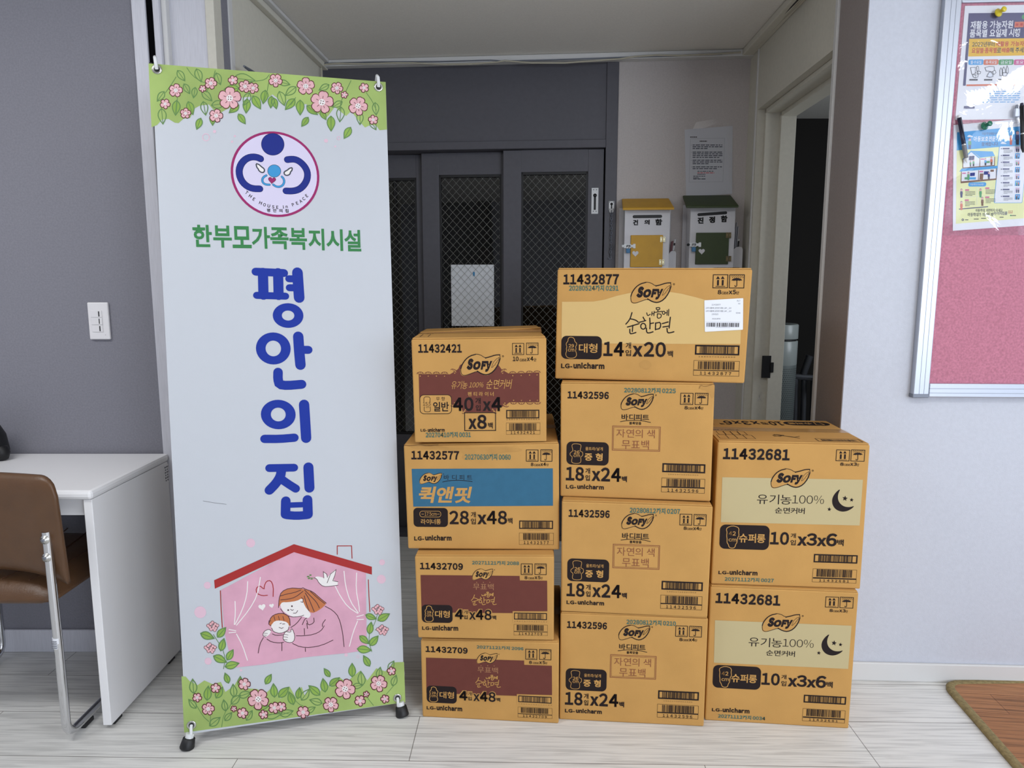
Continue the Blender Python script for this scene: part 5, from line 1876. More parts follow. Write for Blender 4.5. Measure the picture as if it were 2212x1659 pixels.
# dark bag-like thing at the photograph's edge, standing on the desk
bg = MB()
bg.lathe([(.0001, 0), (.055, .002), (.068, .03), (.06, .08), (.04, .12), (.028, .15), (.02, .165), (.0001, .17)], (-1.690, 2.17, DZ), M['black'], (0.05, 0, 1), 24)
bg.lathe([(.0001, -.026), (.018, -.02), (.024, 0), (.018, .02), (.0001, .026)], (-1.630, 2.165, DZ + .025), M['black'], (0, 0, 1), 16)
tag(bg.build('bag'), 'black soft bag standing on the desk at its left, mostly outside the photo', 'bag')

# ------------------------------------------------------------------ pin board on the right wall
RQ = [(1980, 20), (2200, 20), (2200, 840), (1980, 840)]
BD = .022                                     # depth of the frame in front of the wall


def wall_art(mb, d, base=0.0002, step=.00015):
    return Art(mb, RQ, [rwp(x, y, d) for x, y in RQ], R0 + rwn * d, rwd, (0, 0, 1), rwn, base, step)


bl_a, bl_z = rwp(1972, 858, BD)
it_a = rwp(2058, 4, BD)
zi0 = rwp(2100, 829, BD)[1]
zi1 = rwp(2100, 5, BD)[1]
fw = rwp(2010, 800, BD)[0] - rwp(1976, 800, BD)[0]
b_r, b_t = bl_a + 1.2, zi1 + fw
board = thing('pin_board', 'pink felt pin board in a silver aluminium frame on the pale right wall', 'notice board', rw((bl_a + b_r) / 2, 0, bl_z))
MB().box(bl_a + .004, .001, bl_z + .004, b_r - .004, BD - .008, b_t - .004, M['felt'], fr=rw).build('felt_panel', board)
for k, (x0, z0, x1, z1) in enumerate(((bl_a, bl_z, bl_a + fw, b_t), (b_r - fw, bl_z, b_r, b_t), (bl_a + fw, bl_z, b_r - fw, zi0), (bl_a + fw, zi1, b_r - fw, b_t))):
    f = MB().box(x0, .0005, z0, x1, BD, z1, M['alu'], .0025, fr=rw)
    if k < 2:
        for q in (.36, .66):
            f.box(x0 + fw * q, BD - .0004, z0 + .004, x0 + fw * q + .0012, BD + .0002, z1 - .004, M['alu_line'], fr=rw)
    else:
        for q in (.3, .62):
            zz = z0 + (z1 - z0) * q
            f.box(x0, BD - .0004, zz, x1, BD + .0002, zz + .0012, M['alu_line'], fr=rw)
    f.build('frame_rail', board)
f = MB()
for q in ((bl_a - .002, bl_z - .002),):
    f.box(q[0], .0005, q[1], q[0] + fw + .002, BD + .002, q[1] + .012, M['alu_line'], .002, fr=rw)
f.build('corner_cap', board)
PD = BD - .007


def dashes(A, x0, y0, x1, y1, n, m, lay, seed, h=.55, gap=True):
    """lines of print too small to read"""
    rnd = random.Random(seed)
    for k in range(n):
        y = y0 + (y1 - y0) * k / n
        hh = (y1 - y0) / n * h
        x = x0
        e = x1 if k < n - 1 else x0 + (x1 - x0) * rnd.uniform(.4, .95)
        while x < e:
            w_ = min(e - x, (x1 - x0) * rnd.uniform(.05, .16))
            A.rect(x, y, x + w_, y + hh, m, lay)
            x += w_ + (x1 - x0) * .025


# upper poster (sorting days), in its clear sleeve
pa = MB()
A = wall_art(pa, PD)
C1 = A.sub(1820, 0, .18081)            # sheet over the upper part
p_tl, p_br = (1463, 70), (2560, 1420)
a0, b1 = C1.H(*p_tl)
a1, b0 = C1.H(*p_br)
a1 = a0 + (b1 - b0) / 1.414
pa.box(a0, PD - .0004, b0, a1, PD, b1, M['p_white'], fr=rw)
C1.poly([(1507, 158), (2600, 148), (2600, 460), (1512, 465), (1470, 1024), (1438, 1024)], M['p_navy'], 1)
C1.poly([(1512, 465), (2600, 452), (2600, 655), (1502, 675)], M['p_yellow'], 2)
C1.text('재활용 가능자원', 1532, 252, 2030, 340, M['p_white'], 3, .02)
C1.text('품목별 요일제 시행', 1524, 352, 2112, 440, M['p_white'], 3, .02)
C1.rect(2057, 262, 2105, 328, M['p_orange'], 3)
C1.rect(2113, 260, 2160, 326, M['p_orange'], 3)
C1.rect(2066, 280, 2096, 310, M['p_red'], 4)
C1.rect(2122, 278, 2150, 308, M['p_red'], 4)
C1.disc(2168, 205, 30, M['p_green'], 3, 16)
C1.text('2022년부터', 1550, 500, 1812, 558, M['p_text'], 3, .015)
C1.text('재활용 가능자원', 1832, 495, 2215, 552, M['p_red'], 3, .02)
C1.text('요일별·품목별', 1545, 572, 1838, 634, M['p_red'], 3, .02)
C1.text('로', 1845, 572, 1890, 630, M['p_text'], 3, .015)
C1.text('배출', 1902, 570, 1995, 628, M['p_red'], 3, .02)
C1.text('해 주세요', 2000, 568, 2210, 628, M['p_text'], 3, .015)
for x, c_, tx in ((1507, 'p_blue', '월·수요일'), (1688, 'p_orange', '화·목요일'), (1868, 'p_green', '금요일'), (2050, 'p_pink', '토요일')):
    C1.rrect(x, 712, x + 170, 774, 14, M[c_], 2)
    C1.text(tx, x + 22, 724, x + 150, 764, M['p_white'], 3, .01)


def linebox(A, pts, fill=True, m='p_text', w_=5):
    if fill:
        A.poly(pts, M['p_white'], 3)
    A.stroke(pts, w_, M[m], 4, True)


# outlines of the things to sort: tub and bottle and carton; parcels and a bag; bottles
linebox(C1, [(1527, 810), (1585, 805), (1583, 895), (1545, 890)])
linebox(C1, [(1600, 800), (1612, 790), (1622, 800), (1628, 850), (1605, 855)])
linebox(C1, [(1555, 890), (1590, 870), (1620, 885), (1615, 920), (1585, 932), (1558, 918)])
C1.stroke([(1555, 890), (1588, 902), (1620, 885)], 4, M['p_text'], 5)
C1.stroke([(1588, 902), (1586, 930)], 4, M['p_text'], 5)
linebox(C1, [(1612, 850), (1650, 858), (1645, 880), (1618, 885)])
linebox(C1, [(1700, 808), (1750, 795), (1808, 798), (1812, 840), (1790, 860), (1740, 850), (1715, 850)])
C1.poly([(1722, 915), (1745, 870), (1765, 858), (1790, 885), (1795, 915), (1760, 925)], M['alu'], 5)
C1.stroke([(1722, 915), (1745, 870), (1765, 858), (1790, 885), (1795, 915), (1760, 925)], 5, M['p_text'], 6, True)
linebox(C1, [(1790, 855), (1820, 840), (1832, 870), (1805, 892)])
linebox(C1, [(1878, 840), (1890, 810), (1905, 840), (1903, 905), (1880, 905)])
linebox(C1, [(1910, 830), (1925, 800), (1942, 835), (1940, 870), (1912, 870)])
linebox(C1, [(1955, 820), (1965, 785), (1978, 820), (1978, 870), (1955, 875)])
linebox(C1, [(1912, 875), (1945, 868), (1970, 880), (1950, 910), (1918, 912)])
for x in (1515, 1692, 1855, 2040):
    dashes(C1, x, 945, x + 115, 965, 1, M['p_text'], 3, x, .9)
dashes(C1, 1520, 1090, 2120, 1240, 6, M['p_blue'], 3, 5, .3)
C1.rect(1450, 1268, 1575, 1298, M['p_navy'], 3)
C1.rect(1480, 1010, 2100, 1022, M['p_orange'], 3)
tag(pa.build('poster'), 'navy and yellow recycling-day poster at the top of the pink board', 'poster')
sl = MB()
n1, n2 = 12, 14
s0, s1, t0, t1 = a0 - .008, a1 + .008, b0 - .012, b1 + .004


def sleeve(s0, s1, t0, t1, d, seed, tilt):
    mb = MB()
    V = []
    for j in range(n2 + 1):
        for i in range(n1 + 1):
            u_, v_ = i / n1, j / n2
            wv = .0014 * math.sin(5.2 * u_ + 3 * v_ + seed) + .0012 * math.sin(9 * v_ - 4 * u_ + seed * 2)
            V.append(rw(s0 + (s1 - s0) * u_, d + .0036 + wv + tilt * (v_ - .5), t0 + (t1 - t0) * v_))
    fs = [(j * (n1 + 1) + i, j * (n1 + 1) + i + 1, (j + 1) * (n1 + 1) + i + 1, (j + 1) * (n1 + 1) + i) for j in range(n2) for i in range(n1)]
    mb.add(V, fs, M['sleeve'], True)
    return mb


tag(sleeve(s0, s1, t0, t1, PD, .4, 0.0).build('plastic_sleeve'), 'clear plastic sleeve with a bright glare over the recycling-day poster', 'plastic sleeve')

# lower poster (child protection), hanging slightly askew
pa = MB()
A = wall_art(pa, PD)
C2 = A.sub(2000, 200, .19887)
tilt_ = -.075


def K(x, y):
    return (x, y)


C2.poly([(300, 352), (1290, 262), (1290, 1440), (1066, 1445), (292, 1502)], M['p_white'], 0)
C2.poly([(338, 432), (1230, 348), (1230, 1350), (1064, 1365), (325, 1425)], M['p_lemon'], 1)
C2.poly([(338, 432), (1230, 348), (1230, 556), (334, 628)], M['p_blue'], 2)
C2.text('아동학대예방사업', 610, 432, 785, 462, M['p_navy'], 3, .0)
C2.text('아동보호전문기관', 520, 475, 832, 530, M['p_white'], 3, .02)
C2.text('이', 838, 478, 868, 505, M['p_navy'], 3, .01)
C2.text('함께합니다', 605, 540, 780, 580, M['p_navy'], 3, .01)
for x, y in ((478, 472), (866, 404), (840, 546)):
    C2.blob([(x - 34, y + 12), (x - 22, y - 6), (x - 4, y - 14), (x + 14, y - 4), (x + 32, y + 4), (x + 34, y + 12)], M['p_white'], 3, 1)


def mini(A, x, y, h, top, low, head='petal', lay=4):
    """a tiny printed figure"""
    A.disc(x, y, h * .13, M[head], lay, 12)
    A.disc(x, y - h * .05, h * .13, M['p_text'], lay - 1, 12)
    A.poly([(x - h * .14, y + h * .14), (x + h * .14, y + h * .14), (x + h * .16, y + h * .5), (x - h * .16, y + h * .5)], M[top], lay)
    A.poly([(x - h * .13, y + h * .5), (x + h * .13, y + h * .5), (x + h * .11, y + h * .9), (x - h * .11, y + h * .9)], M[low], lay)


mini(C2, 475, 512, 110, 'p_green', 'p_navy')
mini(C2, 922, 478, 100, 'p_orange', 'p_red')
mini(C2, 994, 440, 140, 'p_navy', 'p_text')
# cut-away house
C2.poly([(398, 715), (490, 640), (585, 715), (748, 702), (742, 795), (400, 822)], M['p_white'], 3)
C2.poly([(398, 725), (490, 628), (580, 706), (585, 716), (570, 712), (490, 645), (410, 728)], M['p_blue'], 4)
C2.poly([(495, 632), (725, 640), (748, 690), (590, 708)], M['p_blue'], 4)
C2.poly([(362, 860), (388, 826), (770, 795), (788, 822)], M['p_blue'], 4)
C2.poly([(385, 860), (765, 826), (762, 940), (380, 975)], M['p_white'], 3)
C2.poly([(380, 965), (765, 932), (765, 948), (378, 986)], M['p_brown'], 4)
C2.poly([(400, 815), (742, 788), (742, 797), (400, 825)], M['p_brown'], 4)
for q in ([(585, 715), (583, 805)], [(572, 848), (568, 955)], [(385, 860), (380, 975)], [(765, 826), (762, 940)], [(400, 722), (400, 822)], [(746, 700), (742, 795)]):
    C2.stroke(q, 7, M['p_brown'], 5)
for x, y, x1, y1, c_ in ((468, 690, 492, 735, 'p_navy'), (497, 688, 522, 733, 'p_navy'), (480, 872, 502, 908, 'navy'), (506, 870, 528, 906, 'navy'), (630, 856, 680, 892, 'navy'), (470, 920, 540, 944, 'p_blue'), (585, 880, 618, 945, 'p_brown'), (595, 718, 632, 730, 'p_pink'), (580, 852, 620, 866, 'p_pink'), (393, 870, 432, 882, 'p_pink'), (648, 745, 690, 765, 'p_green'), (420, 920, 450, 945, 'p_green'), (700, 838, 735, 860, 'p_brown')):
    C2.rect(x, y, x1, y1, M[c_], 5)
for x, y, h_, t_, l_ in ((482, 750, 60, 'p_green', 'p_text'), (515, 738, 70, 'p_green', 'p_text'), (645, 725, 75, 'p_blue', 'p_text'), (710, 712, 85, 'p_orange', 'p_brown'), (460, 876, 85, 'p_green', 'p_green'), (682, 875, 75, 'navy', 'p_text')):
    mini(C2, x, y, h_, t_, l_, 'petal', 6)
C2.rrect(462, 975, 652, 1020, 20, M['p_blue'], 3)
C2.text('아동학대 주요유형', 482, 988, 622, 1008, M['p_white'], 4, .0)
for x, y, t_ in ((385, 1060, 'p_navy'), (592, 1058, 'p_green'), (385, 1195, 'p_orange'), (612, 1150, 'p_brown')):
    mini(C2, x, y, 90, t_, t_, 'petal', 4)
for x, y in ((425, 1052), (645, 1032), (422, 1162), (645, 1130)):
    C2.rect(x, y, x + 42, y + 14, M['p_pink'], 4)
    dashes(C2, x + 3, y + 22, x + 110, y + 78, 4, M['p_text'], 4, x + y, .35)
C2.stroke([(555, 1035), (552, 1222)], 2, M['alu'], 3)
C2.stroke([(430, 1138), (765, 1112)], 2, M['alu'], 3)
C2.stroke([(362, 1266), (670, 1240)], 10, M['p_navy'], 3)
C2.rrect(795, 582, 1045, 1200, 16, M['p_blue'], 3)
C2.rrect(800, 586, 1041, 1196, 14, M['p_white'], 4)
for k in range(8):
    y = 604 + k * 74
    C2.disc(818, y + 6, 6, M['p_navy'], 5, 10)
    C2.rect(832, y - 2, 905, y + 12, M['p_navy'], 5)
    dashes(C2, 842, y + 20, 940, y + 56, 4, M['p_text'], 5, k, .35)
    C2.rect(968, y - 18, 1016, y + 40, M['p_blue' if k % 2 else 'lilac'], 5)
    mini(C2, 983, y - 2, 48, ('p_navy', 'p_brown', 'p_green')[k % 3], 'p_text', 'petal', 7)
    mini(C2, 1003, y, 46, ('p_text', 'p_blue', 'p_orange')[k % 3], 'p_text', 'petal', 7)
C2.text('아동학대, 외면하지 마세요', 540, 1262, 830, 1298, M['p_text'], 3, .012)
C2.text('아동학대가 의심될 때', 455, 1305, 728, 1345, M['p_text'], 3, .015)
C2.text('아이지킴콜', 738, 1293, 882, 1330, M['p_navy'], 3, .015)
C2.text('112', 895, 1282, 940, 1310, M['p_red'], 3, .02)
C2.ring(400, 1382, 13, 13, 6, 6, M['p_navy'], 3, 16)
for x, y in ((425, 1378), (520, 1370), (600, 1362), (680, 1356), (800, 1350), (925, 1332)):
    dashes(C2, x, y, x + 55, y + 9, 1, M['p_text'], 3, x, .9)
C2.disc(920, 1335, 8, M['p_green'], 4, 10)
tag(pa.build('poster'), 'pale yellow child-protection poster with a cut-away house below the recycling poster', 'poster')
a0_, b1_ = C2.H(285, 330)
a1_, b0_ = C2.H(1150, 1550)
tag(sleeve(a0_, a0_ + .235, b0_, b1_, PD + .001, 2.1, 0.0).build('plastic_sleeve'), 'clear plastic sleeve with curling bottom edge over the pale yellow poster', 'plastic sleeve')


def push_pin(px, py, m, label):
    a_, z_ = rwp(px, py, PD + .012)
    mb = MB()
    ax = (rwn + Vector((.30, -.1, .22))).normalized()
    o = Vector(rw(a_, PD + .002, z_))
    mb.lathe([(.0001, -.002), (.0007, -.002), (.0007, .003), (.009, .0045), (.0115, .008), (.0112, .010), (.006, .0125), (.0048, .018), (.0068, .023), (.0078, .026), (.006, .0285), (.0001, .0292)], o, m, ax, 24)
    return tag(mb.build('push_pin'), label, 'push pin')


push_pin(2156, 28, M['pin_yellow'], 'yellow translucent push pin at the top of the navy poster')
push_pin(2126, 273, M['pin_green'], 'green translucent push pin at the top of the pale yellow poster')


def pen(p0, p1, label, body, grip, tip, d=.014):
    a_, b_ = Vector(rw(*[rwp(*p0, d)[0], d, rwp(*p0, d)[1]])), Vector(rw(*[rwp(*p1, d)[0], d, rwp(*p1, d)[1]]))
    ax = (b_ - a_).normalized()
    L = (b_ - a_).length
    root = thing('pen', label, 'pen', tuple(a_))
    r = .0056
    MB().lathe([(.0001, 0), (r * .7, .001), (r * .85, .006), (r * .85, L * .06)], a_, tip, ax, 16).build('button', root)
    MB().lathe([(.0001, L * .06), (r, L * .06), (r, L * .62)], a_, body, ax, 16).build('barrel', root)
    MB().lathe([(r, L * .62), (r * 1.05, L * .64), (r, L * .9)], a_, grip, ax, 16).build('grip', root)
    MB().lathe([(r, L * .9), (r * .35, L * .985), (.0006, L)], a_, M['pvc'] if grip is not M['rubber'] else M['rubber'], ax, 16).build('pen_tip', root)
    side = rwn
    MB().lathe([(r * 1.03, L * .605), (r * 1.08, L * .61), (r * 1.08, L * .625), (r * 1.03, L * .63)], a_, M['steel'], ax, 16).build('ring', root)
    c = MB()
    o = a_ + side * (r + .0015)
    w_ = ax.cross(side).normalized()
    c.hexa([o + ax * (L * .08) - w_ * .0018, o + ax * (L * .08) + w_ * .0018, o + ax * (L * .36) + w_ * .0014, o + ax * (L * .36) - w_ * .0014] + [q + side * .0012 for q in (o + ax * (L * .08) - w_ * .0018, o + ax * (L * .08) + w_ * .0018, o + ax * (L * .36) + w_ * .0014, o + ax * (L * .36) - w_ * .0014)], body)
    c.build('clip', root)
    return root


M['pen_grey'] = mat('grey_grip', '77777a', 0.5)
M['pen_navy'] = mat('dark_navy_plastic', '1d1f38', 0.25)
pen((2071, 248), (2089, 352), 'dark pen with grey grip tucked on the left edge of the pale yellow poster', M['pen_navy'], M['pen_grey'], M['pvc'], BD + .004)
pen((2207, 222), (2210, 330), 'black pen hanging at the right edge of the photo beside the posters', M['rubber'], M['rubber'], M['pen_navy'], BD + .010)
ca, cz = rwp(2197, 240, BD + .006)
mb = MB()
mb.box(ca - .007, BD, cz - .016, ca + .008, BD + .010, cz + .008, M['alu'], .002, fr=rw)
mb.box(ca - .003, BD + .001, cz + .008, ca + .003, BD + .005, cz + .018, M['alu_line'], .001, fr=rw)
tag(mb.build('clip'), 'small grey clip over the glare on the recycling poster', 'clip')

# ------------------------------------------------------------------ floor mat
mt = thing('floor_mat', 'brown plank-patterned floor mat with braided olive edging at lower right', 'mat', (1.95, 1.3, 0))
cA, cB = Vector((1.376, 2.062, 0)), Vector((2.60, 2.085, 0))
cC = Vector((1.246, 1.00, 0))
pts = []
eu, ev = (cB - cA).normalized(), (cC - cA).normalized()
rc = .055
for k in range(9):
    t = k / 8
    p = (cA + ev * rc) * (1 - t) ** 2 + cA * 2 * t * (1 - t) + (cA + eu * rc) * t * t
    pts.append((p.x, p.y))
pts += [(cB.x, cB.y), (cB.x - .13, 1.0), (cC.x, cC.y)]
MB().prism(pts, (1, 0, 0), (0, 1, 0), (0, 0, .010), (0, 0, .0005), M['matwood']).build('mat_surface', mt)
ed = [(cC.x, cC.y, .0075)] + [(x, y, .0075) for x, y in pts[:9]] + [(cB.x, cB.y, .0075)]
ed2 = []
for a_, b_ in zip(ed[:-1], ed[1:]):
    L = math.dist(a_, b_)
    m_ = max(1, int(L / .02))
    for k in range(m_):
        t = k / m_
        ed2.append(tuple(a_[i] + (b_[i] - a_[i]) * t for i in range(3)))
ed2.append(ed[-1])
e = MB()
V, Fc = [], []
for i, p in enumerate(ed2):
    a_, b_ = Vector(ed2[max(0, i - 1)]), Vector(ed2[min(len(ed2) - 1, i + 1)])
    d_ = (b_ - a_).normalized()
    nn = Vector((-d_.y, d_.x, 0))
    for (o_, z_) in ((.007, .0008), (.008, .008), (.003, .0128), (-.012, .0130), (-.016, .0108)):
        V.append(Vector((p[0], p[1], z_)) + nn * o_)
for i in range(len(ed2) - 1):
    for k in range(4):
        Fc.append((i * 5 + k, i * 5 + k + 1, (i + 1) * 5 + k + 1, (i + 1) * 5 + k))
e.add(V, Fc, M['matedge'], True)
e.build('braided_edge', mt)

# ------------------------------------------------------------------ keyhole plate with its chain on the door post
la, lz = bwp(1321, 446, .008)
ck = thing('door_chain', 'small keyhole plate with a short hanging chain on the dark door post', 'door chain', bw(la, .007, lz))
mb = MB().box(la - .0125, .0065, lz - .016, la + .0125, .009, lz + .024, M['pvc'], .001, fr=bw)
mb.lathe([(.0001, 0), (.006, 0), (.006, .0012), (.0001, .0012)], bw(la, .009, lz + .011), M['black'], bwn, 16)
mb.box(la - .0028, .0088, lz - .010, la + .0028, .0099, lz + .012, M['black'], fr=bw)
for q, r_ in ((-.009, .020), (.009, .020), (-.009, -.012), (.009, -.012)):
    mb.lathe([(.0001, 0), (.0022, 0), (.0001, .0012)], bw(la + q, .009, lz + r_), M['alu_line'], bwn, 10)
mb.lathe([(.0001, 0), (.0105, 0), (.0105, .003), (.0001, .004)], bw(la, .0065, lz - .020), M['pvc'], bwn, 18)
mb.build('plate', ck)
ch = MB()
z_ = lz - .024
for k in range(19):
    c0 = Vector(bw(la + .001 * math.sin(k), .016, z_ - k * .0108))
    ring = []
    for j in range(9):
        a_ = 2 * PI * j / 8
        u_ = bwd if k % 2 else bwn
        ring.append(c0 + u_ * (.0042 * math.cos(a_)) + Vector((0, 0, .0078 * math.sin(a_))))
    ch.tube(ring, .0014, M['alu_line'], 6, False)
c0 = z_ - 19 * .0108
ch.tube([bw(la, .016, c0 + .004), bw(la + .003, .018, c0 - .008), bw(la - .006, .02, c0 - .012), bw(la - .009, .018, c0 - .004)], .0018, M['alu_line'], 6)
co = ch.build('chain', ck)
co['kind'] = 'stuff'

# ------------------------------------------------------------------ notice on the back wall
nt_ = MB()
NQ = [(78, 262), (985, 190), (972, 1472), (104, 1535)]
fN = [(1470 + x * .114537, 250 + y * .114537) for x, y in NQ]
A = Art(nt_, NQ, [bwp(x, y, .002) for x, y in fN], BW0 + bwn * .002, bwd, (0, 0, 1), bwn, 0.0, .0003)
A.poly(NQ, mat('dull_paper', 'c6c7cd', 0.7), 0)
dashes(A, 182, 395, 432, 412, 1, M['ink'], 1, 3, .9)
A.frame(188, 432, 800, 1245, 2.5, M['grey_ink'], 1)
dashes(A, 362, 472, 620, 492, 1, M['ink'], 1, 4, .9)
for y, n_ in ((545, 3), (680, 4), (832, 3), (958, 2)):
    A.rect(203, y + 4, 212, y + 14, M['grey_ink'], 1)
    dashes(A, 228, y, 790, y + n_ * 33, n_, M['p_text'], 1, y, .45)
dashes(A, 318, 1042, 780, 1056, 1, M['p_text'], 1, 9, .9)
dashes(A, 318, 1072, 765, 1086, 1, M['p_red'], 1, 10, .9)
dashes(A, 318, 1100, 550, 1114, 1, M['p_text'], 1, 11, .9)
dashes(A, 240, 1135, 580, 1150, 1, M['p_text'], 1, 12, .9)
dashes(A, 240, 1165, 430, 1180, 1, M['p_text'], 1, 13, .9)
dashes(A, 240, 1185, 750, 1202, 1, M['p_text'], 1, 14, .9)
no = thing('notice', 'printed white notice taped to the grey wall above the green letter box', 'notice', bw(1.75, .001, 1.67))
nt_.build('paper_sheet', no)
tp = MB()
A = Art(tp, NQ, [bwp(x, y, .003) for x, y in fN], BW0 + bwn * .0034, bwd, (0, 0, 1), bwn, 0.0, .0003)
A.poly([(790, 140), (995, 128), (1000, 900), (1020, 1430), (975, 1350), (940, 1300), (905, 1150), (890, 520)], M['film'], 0)
A.poly([(770, 1490), (830, 1405), (862, 1400), (868, 1480)], M['film'], 0)
A.poly([(230, 250), (300, 120), (660, 60), (690, 140), (420, 240)], M['film'], 0)
t_ = tp.build('clear_tape', no)

# ------------------------------------------------------------------ two letter boxes
def letter_box(name_label, fq, roof_m, paint, hinge_m, word, group, hook):
    """fq: photo points of body TL TR and lower BL BR; roof corners"""
    body_d = .11
    (a0, z1), (a1, _), (a1b, z0), (a0b, _) = [bwp(x, y, body_d) for x, y in fq['body']]
    a1 = (a1 + a1b) / 2
    a0 = (a0 + a0b) / 2
    zb = z0 - .10
    root = thing('letter_box', name_label, 'letter box', bw((a0 + a1) / 2, 0, zb), group)
    MB().box(a0 - .018, .001, zb - .01, a1 + .018, .0118, z1 + .03, M['greywood'], .002, fr=bw).build('back_board', root)
    # sloping roof board
    rd = fq['roof_d']
    (r0, rz0), (r1, rz1) = bwp(*fq['roof'][0], rd), bwp(*fq['roof'][1], rd)
    zr = (rz0 + rz1) / 2
    th = .011
    zback = z1 + .062
    zu = zr + (zback - zr) * (rd - body_d) / (rd - .008) - .002
    MB().box(a0, .012, zb, a1, body_d, zu, M['greywood'], .002, fr=bw).build('body', root)
    rf = MB()
    rf.hexa([bw(r0, rd, zr), bw(r1, rd, zr), bw(r1 - .006, .008, zback), bw(r0 + .006, .008, zback), bw(r0, rd, zr + th), bw(r1, rd, zr + th), bw(r1 - .006, .008, zback + th), bw(r0 + .006, .008, zback + th)], roof_m, .003)
    rf.build('roof', root)
    for aa in (a0, a1 - .009):
        gb = MB()
        gb.add([bw(aa, .013, zu), bw(aa + .009, .013, zu), bw(aa + .009, body_d, zu), bw(aa, body_d, zu), bw(aa, .013, zback - .004), bw(aa + .009, .013, zback - .004), bw(aa + .009, body_d, zu + .0015), bw(aa, body_d, zu + .0015)], [(3, 2, 1, 0), (4, 5, 6, 7), (0, 1, 5, 4), (1, 2, 6, 5), (2, 3, 7, 6), (3, 0, 4, 7)], M['greywood'])
        gb.build('gable', root)
    # hanger
    hk = MB()
    ha, hz = bwp(*hook, .004)
    hk.tube([bw(ha - .009, .006, hz - .022), bw(ha - .003, .007, hz), bw(ha + .003, .007, hz), bw(ha + .009, .006, hz - .022)], .0022, M['steel'], 8)
    hk.lathe([(.0001, 0), (.004, 0), (.0035, .003), (.0001, .004)], bw(ha, .007, hz - .002), M['steel'], bwn, 12)
    hk.build('hanger', root)
    # slot and lettering on the front
    fr_ = MB()
    S = 1 / (2212 / 310.0)
    A = Art(fr_, fq['sheet'], [bwp(1330 + x * .14014, 420 + y * .14014, body_d) for x, y in fq['sheet']], BW0 + bwn * body_d, bwd, (0, 0, 1), bwn, .0004, .0002)
    fq['art'](A)
    fr_.build('front_lettering', root)
    # door
    d0, d1 = [bwp(1330 + x * .14014, 420 + y * .14014, body_d + .008) for x, y in fq['door']]
    dm = MB().box(d0[0], body_d + .0004, d1[1], d1[0], body_d + .008, d0[1], paint, .002, fr=bw)
    door = dm.build('door', root)
    hm = MB()
    A = Art(hm, fq['sheet'], [bwp(1330 + x * .14014, 420 + y * .14014, body_d + .008) for x, y in fq['sheet']], BW0 + bwn * (body_d + .008), bwd, (0, 0, 1), bwn, .0006, .0002)
    heart(A, *fq['heart'], 98, M['greywood'], 0)
    hm.build('heart', door)
    # hinges
    for (x, y) in fq['hinges']:
        ha, hz = bwp(1330 + x * .14014, 420 + y * .14014, body_d + .009)
        h = MB()
        h.box(ha - .0115, body_d + .0082, hz - .012, ha - .0012, body_d + .0098, hz + .012, hinge_m, .0008, fr=bw)
        h.box(ha + .0012, body_d + .0004, hz - .012, ha + .0115, body_d + .0098, hz + .012, hinge_m, .0008, fr=bw)
        for sx in (-.0063, .0063):
            for sz in (-.0075, .0075):
                h.lathe([(.0001, 0), (.0018, 0), (.0001, .0009)], bw(ha + sx, body_d + .0098, hz + sz), M['rubber'], bwn, 8)
        h.build('hinge', root)
    # hasp
    (hx, hy) = fq['hasp']
    ha, hz = bwp(1330 + hx * .14014, 420 + hy * .14014, body_d + .01)
    h = MB()
    h.box(ha - .026, body_d + .0008, hz - .009, ha + .006, body_d + .0115, hz + .009, M['pvc'], .0015, fr=bw)
    h.box(ha + .006, body_d + .008, hz - .006, ha + .024, body_d + .0115, hz + .006, M['pvc'], .0012, fr=bw)
    h.box(ha + .015, body_d + .008, hz - .010, ha + .026, body_d + .0112, hz + .010, M['pvc'], .0012, fr=bw)
    h.tube([bw(ha - .013, body_d + .0115, hz - .003), bw(ha - .013, body_d + .020, hz + .003), bw(ha + .001, body_d + .020, hz + .003), bw(ha + .001, body_d + .0115, hz - .003)], .0016, M['rubber'], 8)
    h.lathe([(.0001, 0), (.006, 0), (.006, .012), (.0001, .012)], bw(ha - .030, body_d + .002, hz), M['rubber'] if hinge_m is M['bronze'] else M['pvc'], bwn, 14)
    h.build('hasp', root)
    # side pocket for slips
    p0 = (a1 + .0005, z0 - .02)
    pw, pz = fq['pocket']
    pa_, pz_ = bwp(1330 + pw * .14014, 420 + pz * .14014, .07)
    pk = MB()
    out = [(0, 0), (pa_ - p0[0], 0), (pa_ - p0[0], pz_ - p0[1] - .012)]
    wv_ = pa_ - p0[0]
    out += [(wv_ * (1 - .10), pz_ - p0[1] - .003), (wv_ * .62, pz_ - p0[1]), (wv_ * .35, pz_ - p0[1] - .003), (wv_ * .15, pz_ - p0[1] - .012), (0, pz_ - p0[1] - .016)]
    pk.prism([(x, y - .08 if y == 0 else y) for x, y in out], bwd, (0, 0, 1), bwn * -.008, bw(p0[0], .075, p0[1]), M['greywood'])
    pk.box(p0[0], .0125, p0[1] - .08, pa_, .0665, p0[1] - .07, M['greywood'], fr=bw)
    pk.box(pa_ - .007, .0125, p0[1] - .08, pa_, .0668, pz_ - .02, M['greywood'], fr=bw)
    pk.build('side_pocket', root)
    lk = thing('padlock', fq['locklabel'], 'padlock', bw(ha - .007, body_d + .018, hz - .022), 'blue padlocks on the letter boxes')
    la_ = ha - .007
    MB().box(la_ - .0085, body_d + .0125, hz - .031, la_ + .0085, body_d + .0205, hz - .011, M['padlock'], .0018, fr=bw).build('lock_body', lk)
    MB().tube([bw(la_ - .0052, body_d + .0165, hz - .0115), bw(la_ - .0052, body_d + .0165, hz - .004), bw(la_, body_d + .0165, hz - .0005), bw(la_ + .0052, body_d + .0165, hz - .004), bw(la_ + .0052, body_d + .0165, hz - .0115)], .0012, M['steel'], 8).build('shackle', lk)
    return p0, pa_, pz_


